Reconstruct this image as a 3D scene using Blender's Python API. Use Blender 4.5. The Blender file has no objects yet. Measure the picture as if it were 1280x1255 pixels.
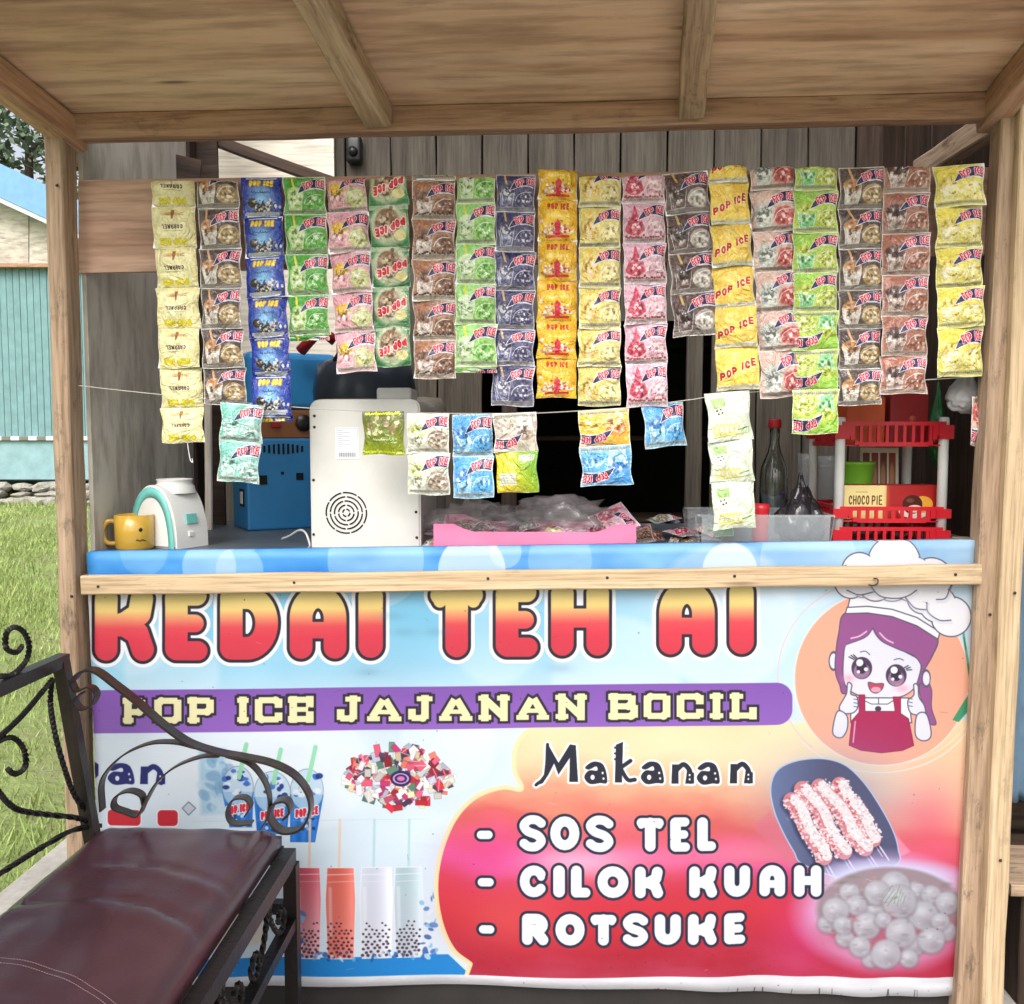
import bpy, bmesh, math, random
import numpy as np
from mathutils import Vector, Matrix

# ------------------------------------------------------------------ camera, world, light, exposure
random.seed(7)
rng = np.random.default_rng(11)
scene = bpy.context.scene
COL = scene.collection
FPX, CXP, CYP = 1150.0, 640.0, 627.5
YAW, PITCH = math.radians(2.5), math.radians(4.1)
CAM = Vector((0.0, -2.02, 1.25))
FW = Vector((-math.sin(YAW) * math.cos(PITCH), math.cos(YAW) * math.cos(PITCH), -math.sin(PITCH)))
RT = Vector((math.cos(YAW), math.sin(YAW), 0.0))
UP = RT.cross(FW)
cam_data = bpy.data.cameras.new('camera')
cam_data.sensor_fit = 'HORIZONTAL'; cam_data.sensor_width = 36.0
cam_data.lens = FPX / 1280.0 * 36.0
cam_data.clip_start = 0.05; cam_data.clip_end = 500.0
cam = bpy.data.objects.new('camera', cam_data); COL.objects.link(cam)
cam.matrix_world = Matrix((( RT.x, UP.x, -FW.x, CAM.x), (RT.y, UP.y, -FW.y, CAM.y), (RT.z, UP.z, -FW.z, CAM.z), (0, 0, 0, 1)))
scene.camera = cam

SUN_EL, SUN_AZ = math.radians(48), math.radians(190)      # azimuth measured clockwise from +Y
world = bpy.data.worlds.new('World'); scene.world = world; world.use_nodes = True
wn = world.node_tree.nodes; wl = world.node_tree.links
bgn = wn['Background']; sky = wn.new('ShaderNodeTexSky'); sky.sky_type = 'NISHITA'
sky.sun_disc = False; sky.sun_elevation = SUN_EL; sky.sun_rotation = SUN_AZ
sky.air_density = 0.7; sky.dust_density = 5.0; sky.ozone_density = 0.6
hs = wn.new('ShaderNodeHueSaturation'); hs.inputs['Saturation'].default_value = 0.35
wl.new(sky.outputs[0], hs.inputs['Color']); wl.new(hs.outputs[0], bgn.inputs[0]); bgn.inputs[1].default_value = 0.15
sd = bpy.data.lights.new('sun', 'SUN'); sd.energy = 0.55; sd.angle = math.radians(35); sd.color = (1.0, 0.96, 0.9)
sun = bpy.data.objects.new('sun', sd); COL.objects.link(sun)
sdir = Vector((math.sin(SUN_AZ) * math.cos(SUN_EL), math.cos(SUN_AZ) * math.cos(SUN_EL), math.sin(SUN_EL)))
sun.rotation_euler = sdir.to_track_quat('Z', 'Y').to_euler(); sun.location = (-4, -6, 8)
vs = scene.view_settings
vs.view_transform = 'Standard'; vs.look = 'None'; vs.gamma = 1.0; vs.use_curve_mapping = False
vs.exposure = 0.95
scene.cycles.use_denoising = True
scene.cycles.max_bounces = 8; scene.cycles.diffuse_bounces = 5; scene.cycles.transparent_max_bounces = 12

# ------------------------------------------------------------------ projection helpers (photo pixel -> point at a chosen real depth)
def ray(px, py):
    return FW * FPX + RT * (px - CXP) - UP * (py - CYP)
def at(px, py, Y=0.0):
    d = ray(px, py); t = (Y - CAM.y) / d.y; return CAM + d * t
def atx(px, py, X):
    d = ray(px, py); t = (X - CAM.x) / d.x; return CAM + d * t
def atz(px, py, Z):
    d = ray(px, py); t = (Z - CAM.z) / d.z; return CAM + d * t
def atp(px, py, p, n):
    d = ray(px, py); t = (p - CAM).dot(n) / d.dot(n); return CAM + d * t
def ppm(Y):                                     # photo pixels per metre at depth Y
    return FPX / (Y - CAM.y)

# ------------------------------------------------------------------ material helpers
def lin(c):
    c = c / 255.0
    return c / 12.92 if c <= 0.04045 else ((c + 0.055) / 1.055) ** 2.4
def C(r, g, b): return (lin(r), lin(g), lin(b), 1.0)
def new_mat(name):
    m = bpy.data.materials.new(name); m.use_nodes = True
    nt = m.node_tree; return m, nt, nt.nodes['Principled BSDF']
def bump(nt, b, height, strength, dist=0.01):
    n = nt.nodes.new('ShaderNodeBump'); n.inputs['Strength'].default_value = strength; n.inputs['Distance'].default_value = dist
    nt.links.new(height, n.inputs['Height']); nt.links.new(n.outputs[0], b.inputs['Normal'])
def tex_coord(nt, scale=(1, 1, 1), kind='Object', rand=True):
    tc = nt.nodes.new('ShaderNodeTexCoord'); mp = nt.nodes.new('ShaderNodeMapping'); mp.inputs['Scale'].default_value = scale
    if rand:
        oi = nt.nodes.new('ShaderNodeObjectInfo'); mu = nt.nodes.new('ShaderNodeVectorMath'); mu.operation = 'SCALE'
        cb = nt.nodes.new('ShaderNodeCombineXYZ')
        for i in range(3): nt.links.new(oi.outputs['Random'], cb.inputs[i])
        mu.inputs['Scale'].default_value = 37.0; nt.links.new(cb.outputs[0], mu.inputs[0])
        ad = nt.nodes.new('ShaderNodeVectorMath'); ad.operation = 'ADD'
        nt.links.new(tc.outputs[kind], ad.inputs[0]); nt.links.new(mu.outputs[0], ad.inputs[1]); nt.links.new(ad.outputs[0], mp.inputs[0])
    else:
        nt.links.new(tc.outputs[kind], mp.inputs[0])
    return mp.outputs[0]
def noise(nt, vec, scale, detail=4, rough=0.55, dist=0.0):
    n = nt.nodes.new('ShaderNodeTexNoise'); n.inputs['Scale'].default_value = scale; n.inputs['Detail'].default_value = detail
    n.inputs['Roughness'].default_value = rough; n.inputs['Distortion'].default_value = dist
    nt.links.new(vec, n.inputs['Vector']); return n.outputs['Fac']
def ramp(nt, fac, stops):
    r = nt.nodes.new('ShaderNodeValToRGB'); e = r.color_ramp.elements
    while len(e) < len(stops): e.new(0.5)
    for el, (p, c) in zip(e, stops): el.position = p; el.color = c
    nt.links.new(fac, r.inputs[0]); return r.outputs[0]
def mixc(nt, fac, a, b, mode='MIX'):
    m = nt.nodes.new('ShaderNodeMix'); m.data_type = 'RGBA'; m.blend_type = mode
    for s, v in ((m.inputs[0], fac), (m.inputs[6], a), (m.inputs[7], b)):
        if isinstance(v, (int, float)): s.default_value = v
        elif isinstance(v, tuple): s.default_value = v
        else: nt.links.new(v, s)
    return m.outputs[2]
def plain(name, col, rough=0.5, metal=0.0, var=0.12, bscale=60, bstr=0.05, alpha=1.0, trans=0.0, coat=0.0):
    m, nt, b = new_mat(name)
    v = tex_coord(nt); n = noise(nt, v, 9, 5)
    c = mixc(nt, 1.0, col, ramp(nt, n, [(0.25, (1 - var * 2, 1 - var * 2, 1 - var * 2, 1)), (0.75, (1, 1, 1, 1))]), 'MULTIPLY')
    nt.links.new(c, b.inputs['Base Color'])
    b.inputs['Roughness'].default_value = rough; b.inputs['Metallic'].default_value = metal
    b.inputs['Alpha'].default_value = alpha; b.inputs['Transmission Weight'].default_value = trans
    b.inputs['Coat Weight'].default_value = coat
    bump(nt, b, noise(nt, v, bscale, 3), bstr, 0.004)
    return m
def wood(name, dark, mid, light, grain=(1.6, 26, 26), rough=0.75, stain=0.35, stain_col=(0.02, 0.014, 0.01, 1), big=2.2, mold=0.0, bstr=0.35):
    m, nt, b = new_mat(name)
    v = tex_coord(nt, grain); v2 = tex_coord(nt, (big * 0.5, big * 1.6, big * 1.6))
    g = noise(nt, v, 1.0, 7, 0.62, 0.6); f = noise(nt, v, 5.0, 3, 0.6)
    c = ramp(nt, g, [(0.28, dark), (0.5, mid), (0.72, light)])
    fine = ramp(nt, f, [(0.36, (0.6, 0.58, 0.56, 1)), (0.56, (1.0, 1.0, 1.0, 1))])
    c = mixc(nt, 0.75, c, fine, 'MULTIPLY')
    vk = nt.nodes.new('ShaderNodeTexVoronoi'); vk.inputs['Scale'].default_value = 1.0; nt.links.new(tex_coord(nt, (2.2, 13, 13)), vk.inputs['Vector'])
    c = mixc(nt, ramp(nt, vk.outputs['Distance'], [(0.03, (.85, .85, .85, 1)), (0.11, (0, 0, 0, 1))]), c, tuple(x * .35 for x in dark[:3]) + (1,))
    bl = noise(nt, v2, 1.0, 6, 0.65)
    c = mixc(nt, ramp(nt, bl, [(0.54, (0, 0, 0, 1)), (0.78, (stain, stain, stain, 1))]), c, stain_col)
    if mold > 0:
        vm = tex_coord(nt, (4, 9, 9)); sp = noise(nt, vm, 2.4, 8, .75)
        c = mixc(nt, ramp(nt, sp, [(.56, (0, 0, 0, 1)), (.66, (mold, mold, mold, 1))]), c, C(58, 50, 44))
    oi = nt.nodes.new('ShaderNodeObjectInfo')
    c = mixc(nt, 1.0, c, ramp(nt, oi.outputs['Random'], [(0.0, (0.84, 0.84, 0.85, 1)), (1.0, (1.0, 1.0, 1.0, 1))]), 'MULTIPLY')
    nt.links.new(c, b.inputs['Base Color']); b.inputs['Roughness'].default_value = rough
    b.inputs['Specular IOR Level'].default_value = 0.25
    bump(nt, b, f, bstr, 0.003)
    return m

# ------------------------------------------------------------------ mesh helpers
def mesh_from(verts, faces, smooth=False, uvs=None, name='mesh'):
    me = bpy.data.meshes.new(name); me.from_pydata([tuple(v) for v in verts], [], faces); me.update()
    if smooth:
        me.polygons.foreach_set('use_smooth', [True] * len(me.polygons))
    if uvs is not None:
        ul = me.uv_layers.new(name='UVMap'); vi = np.zeros(len(me.loops), dtype=np.int32); me.loops.foreach_get('vertex_index', vi)
        ul.data.foreach_set('uv', np.asarray(uvs, dtype=np.float32)[vi].ravel())
    return me
def finish(bm, smooth=False, name='mesh'):
    bmesh.ops.recalc_face_normals(bm, faces=bm.faces)
    me = bpy.data.meshes.new(name); bm.to_mesh(me); bm.free()
    if smooth: me.polygons.foreach_set('use_smooth', [True] * len(me.polygons))
    return me
def box_mesh(sx, sy, sz, bev=0.0, seg=2, center=(0, 0, 0), smooth=False):
    bm = bmesh.new(); bmesh.ops.create_cube(bm, size=1.0)
    for v in bm.verts: v.co = Vector((v.co.x * sx + center[0], v.co.y * sy + center[1], v.co.z * sz + center[2]))
    if bev > 0: bmesh.ops.bevel(bm, geom=list(bm.edges), offset=bev, segments=seg, profile=0.5, affect='EDGES')
    return finish(bm, smooth)
def lathe_mesh(profile, n=32, smooth=True, sx=1.0, sy=1.0):
    vs_, fs = [], []
    for r, z in profile:
        for k in range(n):
            a = 2 * math.pi * k / n; vs_.append((r * math.cos(a) * sx, r * math.sin(a) * sy, z))
    for i in range(len(profile) - 1):
        for k in range(n):
            a, b_ = i * n + k, i * n + (k + 1) % n; fs.append((a, b_, b_ + n, a + n))
    return mesh_from(vs_, fs, smooth)
def crom(pts, per=8, closed=False):
    P = [Vector(p) for p in pts]; out = []; n = len(P)
    for i in range(n if closed else n - 1):
        p0 = P[(i - 1) % n] if (closed or i > 0) else P[0] * 2 - P[1]
        p1 = P[i]; p2 = P[(i + 1) % n]
        p3 = P[(i + 2) % n] if (closed or i + 2 < n) else P[-1] * 2 - P[-2]
        for k in range(per):
            t = k / per
            out.append(0.5 * ((2 * p1) + (p2 - p0) * t + (2 * p0 - 5 * p1 + 4 * p2 - p3) * t * t + (3 * p1 - p0 - 3 * p2 + p3) * t ** 3))
    if not closed: out.append(P[-1])
    return out
def sweep_mesh(path, sec, up=Vector((0, 1, 0)), twist=0.0, smooth=True, taper=None):
    """sec: list of (a, b) in the frame (side, up); a fixed up vector keeps flat bars flat"""
    vs_, fs = [], []; n = len(path); m = len(sec); acc = 0.0
    for i, p in enumerate(path):
        t = (path[min(i + 1, n - 1)] - path[max(i - 1, 0)])
        if t.length < 1e-9: t = Vector((0, 0, 1))
        t.normalize()
        s = t.cross(up)
        if s.length < 1e-4: s = t.cross(Vector((1, 0.1, 0)))
        s.normalize(); u = s.cross(t).normalized()
        if i: acc += (path[i] - path[i - 1]).length * twist
        ca, sa = math.cos(acc), math.sin(acc); k = taper(i / max(1, n - 1)) if taper else 1.0
        for a, b_ in sec:
            a2, b2 = (a * ca - b_ * sa) * k, (a * sa + b_ * ca) * k
            vs_.append(p + s * a2 + u * b2)
    for i in range(n - 1):
        for j in range(m):
            a, b_ = i * m + j, i * m + (j + 1) % m; fs.append((a, b_, b_ + m, a + m))
    fs.append(tuple(range(m))[::-1]); fs.append(tuple((n - 1) * m + j for j in range(m)))
    return mesh_from(vs_, fs, smooth)
def rect_sec(a, b): return [(-a / 2, -b / 2), (a / 2, -b / 2), (a / 2, b / 2), (-a / 2, b / 2)]
def circ_sec(r, n=8): return [(r * math.cos(2 * math.pi * k / n), r * math.sin(2 * math.pi * k / n)) for k in range(n)]

# ------------------------------------------------------------------ object helpers
def tag(o, label=None, cat=None, group=None, kind=None):
    if label: o['label'] = label
    if cat: o['category'] = cat
    if group: o['group'] = group
    if kind: o['kind'] = kind
    return o
def empty(name, loc, label=None, cat=None, group=None, kind=None):
    o = bpy.data.objects.new(name, None); COL.objects.link(o); o.location = loc; o.empty_display_size = 0.05
    return tag(o, label, cat, group, kind)
def root_matrix(o):
    M = Matrix.LocRotScale(o.location, o.rotation_euler, o.scale)
    return root_matrix(o.parent) @ o.matrix_parent_inverse @ M if o.parent else M
def obj(name, me, mat, parent=None, M=None):
    o = bpy.data.objects.new(name, me); COL.objects.link(o)
    if mat is not None:
        for mm in (mat if isinstance(mat, (list, tuple)) else [mat]):
            if len(me.materials) < (len(mat) if isinstance(mat, (list, tuple)) else 1): me.materials.append(mm)
    if parent is not None:
        o.parent = parent; o.matrix_parent_inverse = root_matrix(parent).inverted()
    if M is not None:
        o.matrix_basis = M
    return o
def frame_m(A, B, up=Vector((0, 0, 1))):
    x = (B - A).normalized(); y = up.cross(x)
    if y.length < 1e-4: y = Vector((0, 1, 0))
    y.normalize(); z = x.cross(y); c = (A + B) / 2
    return Matrix(((x.x, y.x, z.x, c.x), (x.y, y.y, z.y, c.y), (x.z, y.z, z.z, c.z), (0, 0, 0, 1)))
def timber(name, A, B, w, h, mat, parent, up=Vector((0, 0, 1)), bev=0.003, wob=0.0015):
    """a sawn board from A to B: w across (local y), h along up (local z), with slightly uneven faces"""
    L = (B - A).length; n = max(2, int(L / 0.12)); bm = bmesh.new(); rings = []
    for i in range(n + 1):
        x = -L / 2 + L * i / n; dy, dz = random.uniform(-wob, wob), random.uniform(-wob, wob)
        ring = []
        for sy, sz in ((-1, -1), (1, -1), (1, 1), (-1, 1)):
            for q in range(2):
                oy = bev if (q == 0) == (sy * sz < 0) else 0.0; oz = bev if oy == 0.0 else 0.0
                ring.append(bm.verts.new((x, sy * (w / 2 - oy) + dy, sz * (h / 2 - oz) + dz)))
        rings.append(ring)
    for i in range(n):
        for k in range(8):
            bm.faces.new((rings[i][k], rings[i][(k + 1) % 8], rings[i + 1][(k + 1) % 8], rings[i + 1][k]))
    bm.faces.new(rings[0][::-1]); bm.faces.new(rings[-1])
    return obj(name, finish(bm), mat, parent, frame_m(A, B, up))
def T(x, y, z): return Matrix.Translation((x, y, z))
def TR(loc, rz=0.0, rx=0.0, ry=0.0):
    return Matrix.Translation(loc) @ Matrix.Rotation(rz, 4, 'Z') @ Matrix.Rotation(rx, 4, 'X') @ Matrix.Rotation(ry, 4, 'Y')
# ------------------------------------------------------------------ flat print: a small painter (numpy) for the banner and the packets
def col(r, g, b): return np.array([r, g, b], dtype=np.float32) / 255.0
def vnoise(h, w, cell, octs=1, seed=0):
    r = np.random.default_rng(seed); out = np.zeros((h, w), np.float32); amp = 1.0; tot = 0.0
    for _ in range(octs):
        cx, cy = (cell if isinstance(cell, tuple) else (cell, cell))
        gw, gh = int(w / cx) + 3, int(h / cy) + 3
        g = r.random((gh, gw)).astype(np.float32)
        x = np.arange(w) / cx; y = np.arange(h) / cy
        xi, yi = x.astype(int), y.astype(int); xf, yf = (x - xi).astype(np.float32), (y - yi).astype(np.float32)
        xf = xf * xf * (3 - 2 * xf); yf = yf * yf * (3 - 2 * yf)
        a = g[yi][:, xi] * (1 - xf) + g[yi][:, xi + 1] * xf
        b = g[yi + 1][:, xi] * (1 - xf) + g[yi + 1][:, xi + 1] * xf
        out += amp * (a * (1 - yf)[:, None] + b * yf[:, None]); tot += amp; amp *= 0.5
        cell = (max(1.0, cx / 2), max(1.0, cy / 2))
    return out / tot
def cr2(pts, per=6, closed=True):
    return [(p.x, p.y) for p in crom([Vector((x, y, 0)) for x, y in pts], per, closed)]
def arc(cx, cy, rx, ry, a0, a1, n=10):
    return [(cx + rx * math.cos(math.radians(a0 + (a1 - a0) * k / n)), cy + ry * math.sin(math.radians(a0 + (a1 - a0) * k / n))) for k in range(n + 1)]
class Canvas:
    def __init__(s, x0, y0, x1, y1, sc, bg):
        s.x0, s.y0, s.sc = x0, y0, sc; s.W, s.H = int(round((x1 - x0) * sc)), int(round((y1 - y0) * sc))
        s.a = np.empty((s.H, s.W, 3), np.float32); s.a[:] = bg
        s.xs = (np.arange(s.W, dtype=np.float32) + 0.5) / sc + x0; s.ys = (np.arange(s.H, dtype=np.float32) + 0.5) / sc + y0
    def win(s, xa, ya, xb, yb):
        i0, i1 = max(0, int((xa - s.x0) * s.sc) - 1), min(s.W, int((xb - s.x0) * s.sc) + 2)
        j0, j1 = max(0, int((ya - s.y0) * s.sc) - 1), min(s.H, int((yb - s.y0) * s.sc) + 2)
        if i1 <= i0 or j1 <= j0: return None
        X, Y = np.meshgrid(s.xs[i0:i1], s.ys[j0:j1]); return (slice(j0, j1), slice(i0, i1)), X, Y
    def put(s, sl, al, c):
        al = al[..., None]; s.a[sl] = s.a[sl] * (1 - al) + c * al
    def cov(s, d, soft=0.0):
        return np.clip(0.5 - d * (s.sc if soft <= 0 else 1.0 / soft), 0, 1)
    @staticmethod
    def segd(X, Y, p, q):
        dx, dy = q[0] - p[0], q[1] - p[1]; L = dx * dx + dy * dy + 1e-9
        t = np.clip(((X - p[0]) * dx + (Y - p[1]) * dy) / L, 0, 1)
        return np.hypot(X - p[0] - t * dx, Y - p[1] - t * dy)
    @classmethod
    def polyd(k, X, Y, pts):
        d = np.full(X.shape, 1e9, np.float32); ins = np.zeros(X.shape, bool); n = len(pts)
        for i in range(n):
            p, q = pts[i], pts[(i + 1) % n]; d = np.minimum(d, k.segd(X, Y, p, q))
            c = (p[1] > Y) != (q[1] > Y)
            if p[1] != q[1]: ins ^= c & (X < (q[0] - p[0]) * (Y - p[1]) / (q[1] - p[1]) + p[0])
        return np.where(ins, -d, d)
    def poly(s, pts, fill=None, out=None, ow=1.0, alpha=1.0, smooth=False, soft=0.0, per=6):
        if smooth: pts = cr2(pts, per)
        xs, ys = [p[0] for p in pts], [p[1] for p in pts]; m = ow + 2 + soft * 2
        w = s.win(min(xs) - m, min(ys) - m, max(xs) + m, max(ys) + m)
        if w is None: return
        sl, X, Y = w; d = s.polyd(X, Y, pts)
        if fill is not None: s.put(sl, s.cov(d, soft) * alpha, fill(X, Y) if callable(fill) else fill)
        if out is not None: s.put(sl, s.cov(np.abs(d) - ow / 2) * alpha, out)
    def line(s, pts, w, c, alpha=1.0, smooth=False, soft=0.0):
        if smooth: pts = cr2(pts, 6, False)
        xs, ys = [p[0] for p in pts], [p[1] for p in pts]; m = w + 2 + soft * 2
        q = s.win(min(xs) - m, min(ys) - m, max(xs) + m, max(ys) + m)
        if q is None: return
        sl, X, Y = q; d = np.full(X.shape, 1e9, np.float32)
        for i in range(len(pts) - 1): d = np.minimum(d, s.segd(X, Y, pts[i], pts[i + 1]))
        s.put(sl, s.cov(d - w / 2, soft) * alpha, c)
    def ell(s, cx, cy, rx, ry, c, alpha=1.0, soft=0.0, out=None, ow=1.0, rot=0.0):
        R = max(rx, ry) + ow + 2 + soft * 2; w = s.win(cx - R, cy - R, cx + R, cy + R)
        if w is None: return
        sl, X, Y = w; ca, sa = math.cos(math.radians(rot)), math.sin(math.radians(rot))
        u = (X - cx) * ca + (Y - cy) * sa; v = -(X - cx) * sa + (Y - cy) * ca
        d = (np.hypot(u / rx, v / ry) - 1) * min(rx, ry)
        if c is not None: s.put(sl, s.cov(d, soft) * alpha, c(X, Y) if callable(c) else c)
        if out is not None: s.put(sl, s.cov(np.abs(d) - ow / 2) * alpha, out)
    def blob(s, cx, cy, rx, ry, c, alpha=1.0):
        w = s.win(cx - 2.6 * rx, cy - 2.6 * ry, cx + 2.6 * rx, cy + 2.6 * ry)
        if w is None: return
        sl, X, Y = w; s.put(sl, np.exp(-((X - cx) / rx) ** 2 - ((Y - cy) / ry) ** 2) * alpha, c)
    def rbox(s, x0, y0, x1, y1, r, c, alpha=1.0, out=None, ow=1.0):
        w = s.win(x0 - 3 - ow, y0 - 3 - ow, x1 + 3 + ow, y1 + 3 + ow)
        if w is None: return
        sl, X, Y = w; qx, qy = np.abs(X - (x0 + x1) / 2) - (x1 - x0) / 2 + r, np.abs(Y - (y0 + y1) / 2) - (y1 - y0) / 2 + r
        d = np.hypot(np.maximum(qx, 0), np.maximum(qy, 0)) + np.minimum(np.maximum(qx, qy), 0) - r
        if c is not None: s.put(sl, s.cov(d) * alpha, c)
        if out is not None: s.put(sl, s.cov(np.abs(d) - ow / 2) * alpha, out)
    def glyphs(s, items, layers, square=False, warp=None):
        """items: [(char, x0, x1, ytop, ybot, r)]; layers: outermost first [(grow, colour)]"""
        g = max(l[0] for l in layers) + 3
        xa = min(i[1] for i in items) - g; xb = max(i[2] for i in items) + g; ya = min(i[3] for i in items) - g; yb = max(i[4] for i in items) + g
        w = s.win(xa, ya, xb, yb)
        if w is None: return
        sl, X, Y = w; D = np.full(X.shape, 1e9, np.float32)
        for ch, x0, x1, y0, y1, r in items:
            for st in GLYPH[ch][1 if square else 0]:
                pts, rf = st; rr = r * rf
                P = [(x0 + r + p[0] * (x1 - x0 - 2 * r), y0 + r + p[1] * (y1 - y0 - 2 * r)) for p in pts]
                for i in range(len(P) - 1):
                    dx, dy = P[i + 1][0] - P[i][0], P[i + 1][1] - P[i][1]; diag = min(abs(dx), abs(dy)) > .22 * math.hypot(dx, dy)
                    if square and not (diag and math.hypot(dx, dy) < 9):
                        rr = r * rf * (.78 if abs(dx) > abs(dy) * 3 else 1.0)
                        dx, dy = P[i + 1][0] - P[i][0], P[i + 1][1] - P[i][1]; L = math.hypot(dx, dy) + 1e-6
                        u = ((X - P[i][0]) * dx + (Y - P[i][1]) * dy) / L; v = (-(X - P[i][0]) * dy + (Y - P[i][1]) * dx) / L
                        D = np.minimum(D, np.maximum(np.maximum(-u, u - L) - (0 if diag else rr), np.abs(v) - rr))
                    else:
                        D = np.minimum(D, s.segd(X, Y, P[i], P[i + 1]) - rr)
        for gr, c in layers: s.put(sl, s.cov(D - gr), c(X, Y) if callable(c) else c)
    def image(s, name):
        im = bpy.data.images.new(name, s.W, s.H, alpha=False)
        px = np.ones((s.H, s.W, 4), np.float32); px[..., :3] = np.clip(s.a, 0, 1)[::-1]
        im.pixels.foreach_set(px.ravel()); im.update(); im.pack(); return im
def ln(*p): return (list(p), 1.0)
def lt(f, *p): return (list(p), f)
S_ = cr2([(1.0, .1), (.72, -.03), (.3, -.03), (.0, .18), (.22, .42), (.78, .58), (1.0, .82), (.7, 1.03), (.28, 1.03), (.0, .9)], 4, False)
GLYPH = {}
def G(ch, rnd, sq=None): GLYPH[ch] = (rnd, sq if sq is not None else rnd)
sf = .8
G('A', [ln((0, 1), (0, .42), *arc(.5, .42, .5, .42, 180, 360, 20), (1, 1)), lt(.75, (0, .66), (1, .66))],
  [lt(.95, (.08, .95), (.46, .05)), lt(.95, (.92, .95), (.54, .05)), lt(.7, (.25, .68), (.75, .68)), lt(sf, (-.02, 1.03), (.26, 1.03)), lt(sf, (.74, 1.03), (1.02, 1.03))])
G('B', [ln((0, 0), (0, 1)), ln((0, 0), (.5, 0), *arc(.55, .24, .36, .24, -90, 90), (0, .48)), ln((0, .48), (.6, .48), *arc(.6, .74, .4, .26, -90, 90), (0, 1))],
  [ln((.12, 0), (.12, 1)), ln((0, 0), (.75, 0), (.9, .12), (.9, .36), (.75, .49), (.12, .49)), ln((.12, .49), (.8, .49), (1, .62), (1, .88), (.85, 1), (0, 1))])
G('C', [ln(*arc(.52, .5, .52, .5, -42, -318, 16)), lt(.8, (.86, .05), (.93, .3))],
  [ln((1, .2), (1, .12), (.85, 0), (.18, 0), (.03, .14), (.03, .86), (.18, 1), (.85, 1), (1, .88), (1, .84))])
G('D', [ln((0, 0), (0, 1)), ln((0, 0), (.45, 0), *arc(.45, .5, .55, .5, -90, 90, 20), (0, 1))])
G('E', [ln((0, 0), (0, 1)), lt(.86, (0, -.04), (.94, -.04)), lt(.8, (0, .5), (.86, .5)), lt(.86, (0, 1.04), (1, 1.04))],
  [ln((.12, 0), (.12, 1)), ln((0, 0), (1, 0), (1, .2)), lt(.8, (.12, .5), (.78, .5)), ln((0, 1), (1, 1), (1, .8))])
G('H', [ln((0, 0), (0, 1)), ln((1, 0), (1, 1)), lt(.85, (0, .48), (1, .48))])
G('I', [ln((.5, 0), (.5, 1))], [ln((.5, 0), (.5, 1)), lt(sf, (-.1, 0), (1.1, 0)), lt(sf, (-.1, 1), (1.1, 1))])
G('J', [ln((.8, 0), (.8, .7), *arc(.42, .7, .38, .3, 0, 150))], [ln((.72, 0), (.72, .85), (.6, 1), (.15, 1), (.0, .88), (.0, .72)), lt(sf, (.4, 0), (1, 0))])
G('K', [ln((0, 0), (0, 1)), ln((.97, 0), (.9, .3), (.45, .52), (.1, .52)), ln((.45, .5), (.85, .68), (1, 1))])
G('L', [ln((0, 0), (0, 1)), lt(.9, (0, 1.02), (1, 1.02))], [ln((.15, 0), (.15, 1)), lt(sf, (-.02, 0), (.4, 0)), ln((0, 1), (1, 1), (1, .76))])
G('N', [ln((0, 1), (0, 0), (1, 1), (1, 0))], [ln((.12, 1), (.12, 0)), ln((.1, .02), (.9, .98)), ln((.9, 1), (.9, 0)), lt(sf, (-.04, 1), (.28, 1)), lt(sf, (.72, 0), (1.04, 0)), lt(sf, (-.05, 0), (.15, 0))])
G('O', [ln(*arc(.5, .5, .5, .5, 0, 360, 20))], [ln((.18, 0), (.82, 0), (.98, .14), (.98, .86), (.82, 1), (.18, 1), (.02, .86), (.02, .14), (.18, 0))])
G('P', [ln((0, 1), (0, 0), (.55, 0), *arc(.6, .28, .4, .28, -90, 90), (0, .56))], [ln((.14, 0), (.14, 1)), ln((0, 0), (.82, 0), (.97, .14), (.97, .44), (.82, .58), (.14, .58)), lt(sf, (-.02, 1), (.34, 1))])
G('R', [ln((0, 1), (0, 0), (.5, 0), *arc(.55, .27, .42, .27, -90, 90), (0, .54)), ln((.5, .54), (1, 1))])
G('S', [ln(*S_)])
G('T', [ln((.5, 0), (.5, 1)), lt(.9, (0, .0), (1, .0)), lt(.6, (-.02, .0), (-.02, .12)), lt(.6, (1.02, .0), (1.02, .12))])
G('U', [ln((0, 0), (0, .6), *arc(.5, .6, .5, .4, 180, 0), (1, 0))])
G('M', [ln((0, 1), (.12, 0), (.5, .75), (.88, 0), (1, 1))])
G('X', [ln((0, 0), (1, 1)), ln((1, 0), (0, 1))])
G('Y', [ln((0, 0), (.5, .5), (1, 0)), ln((.5, .5), (.5, 1))])
G('V', [ln((0, 0), (.5, 1), (1, 0))])
G('-', [ln((.06, .55), (.94, .55))])
def word(txt, x0, x1, yt, yb, r, gap=0.08, narrow='I', slope=0.0):
    """evenly laid letters between x0 and x1"""
    ws = [(0.45 if c in narrow else 0.5 if c == ' ' else 1.0) for c in txt]; tot = sum(ws) + gap * (len(txt) - 1); u = (x1 - x0) / tot; x = x0; out = []
    for c, w in zip(txt, ws):
        if c != ' ': out.append((c, x, x + w * u, yt + slope * (x - x0), yb + slope * (x - x0), r))
        x += (w + gap) * u
    return out

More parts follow.
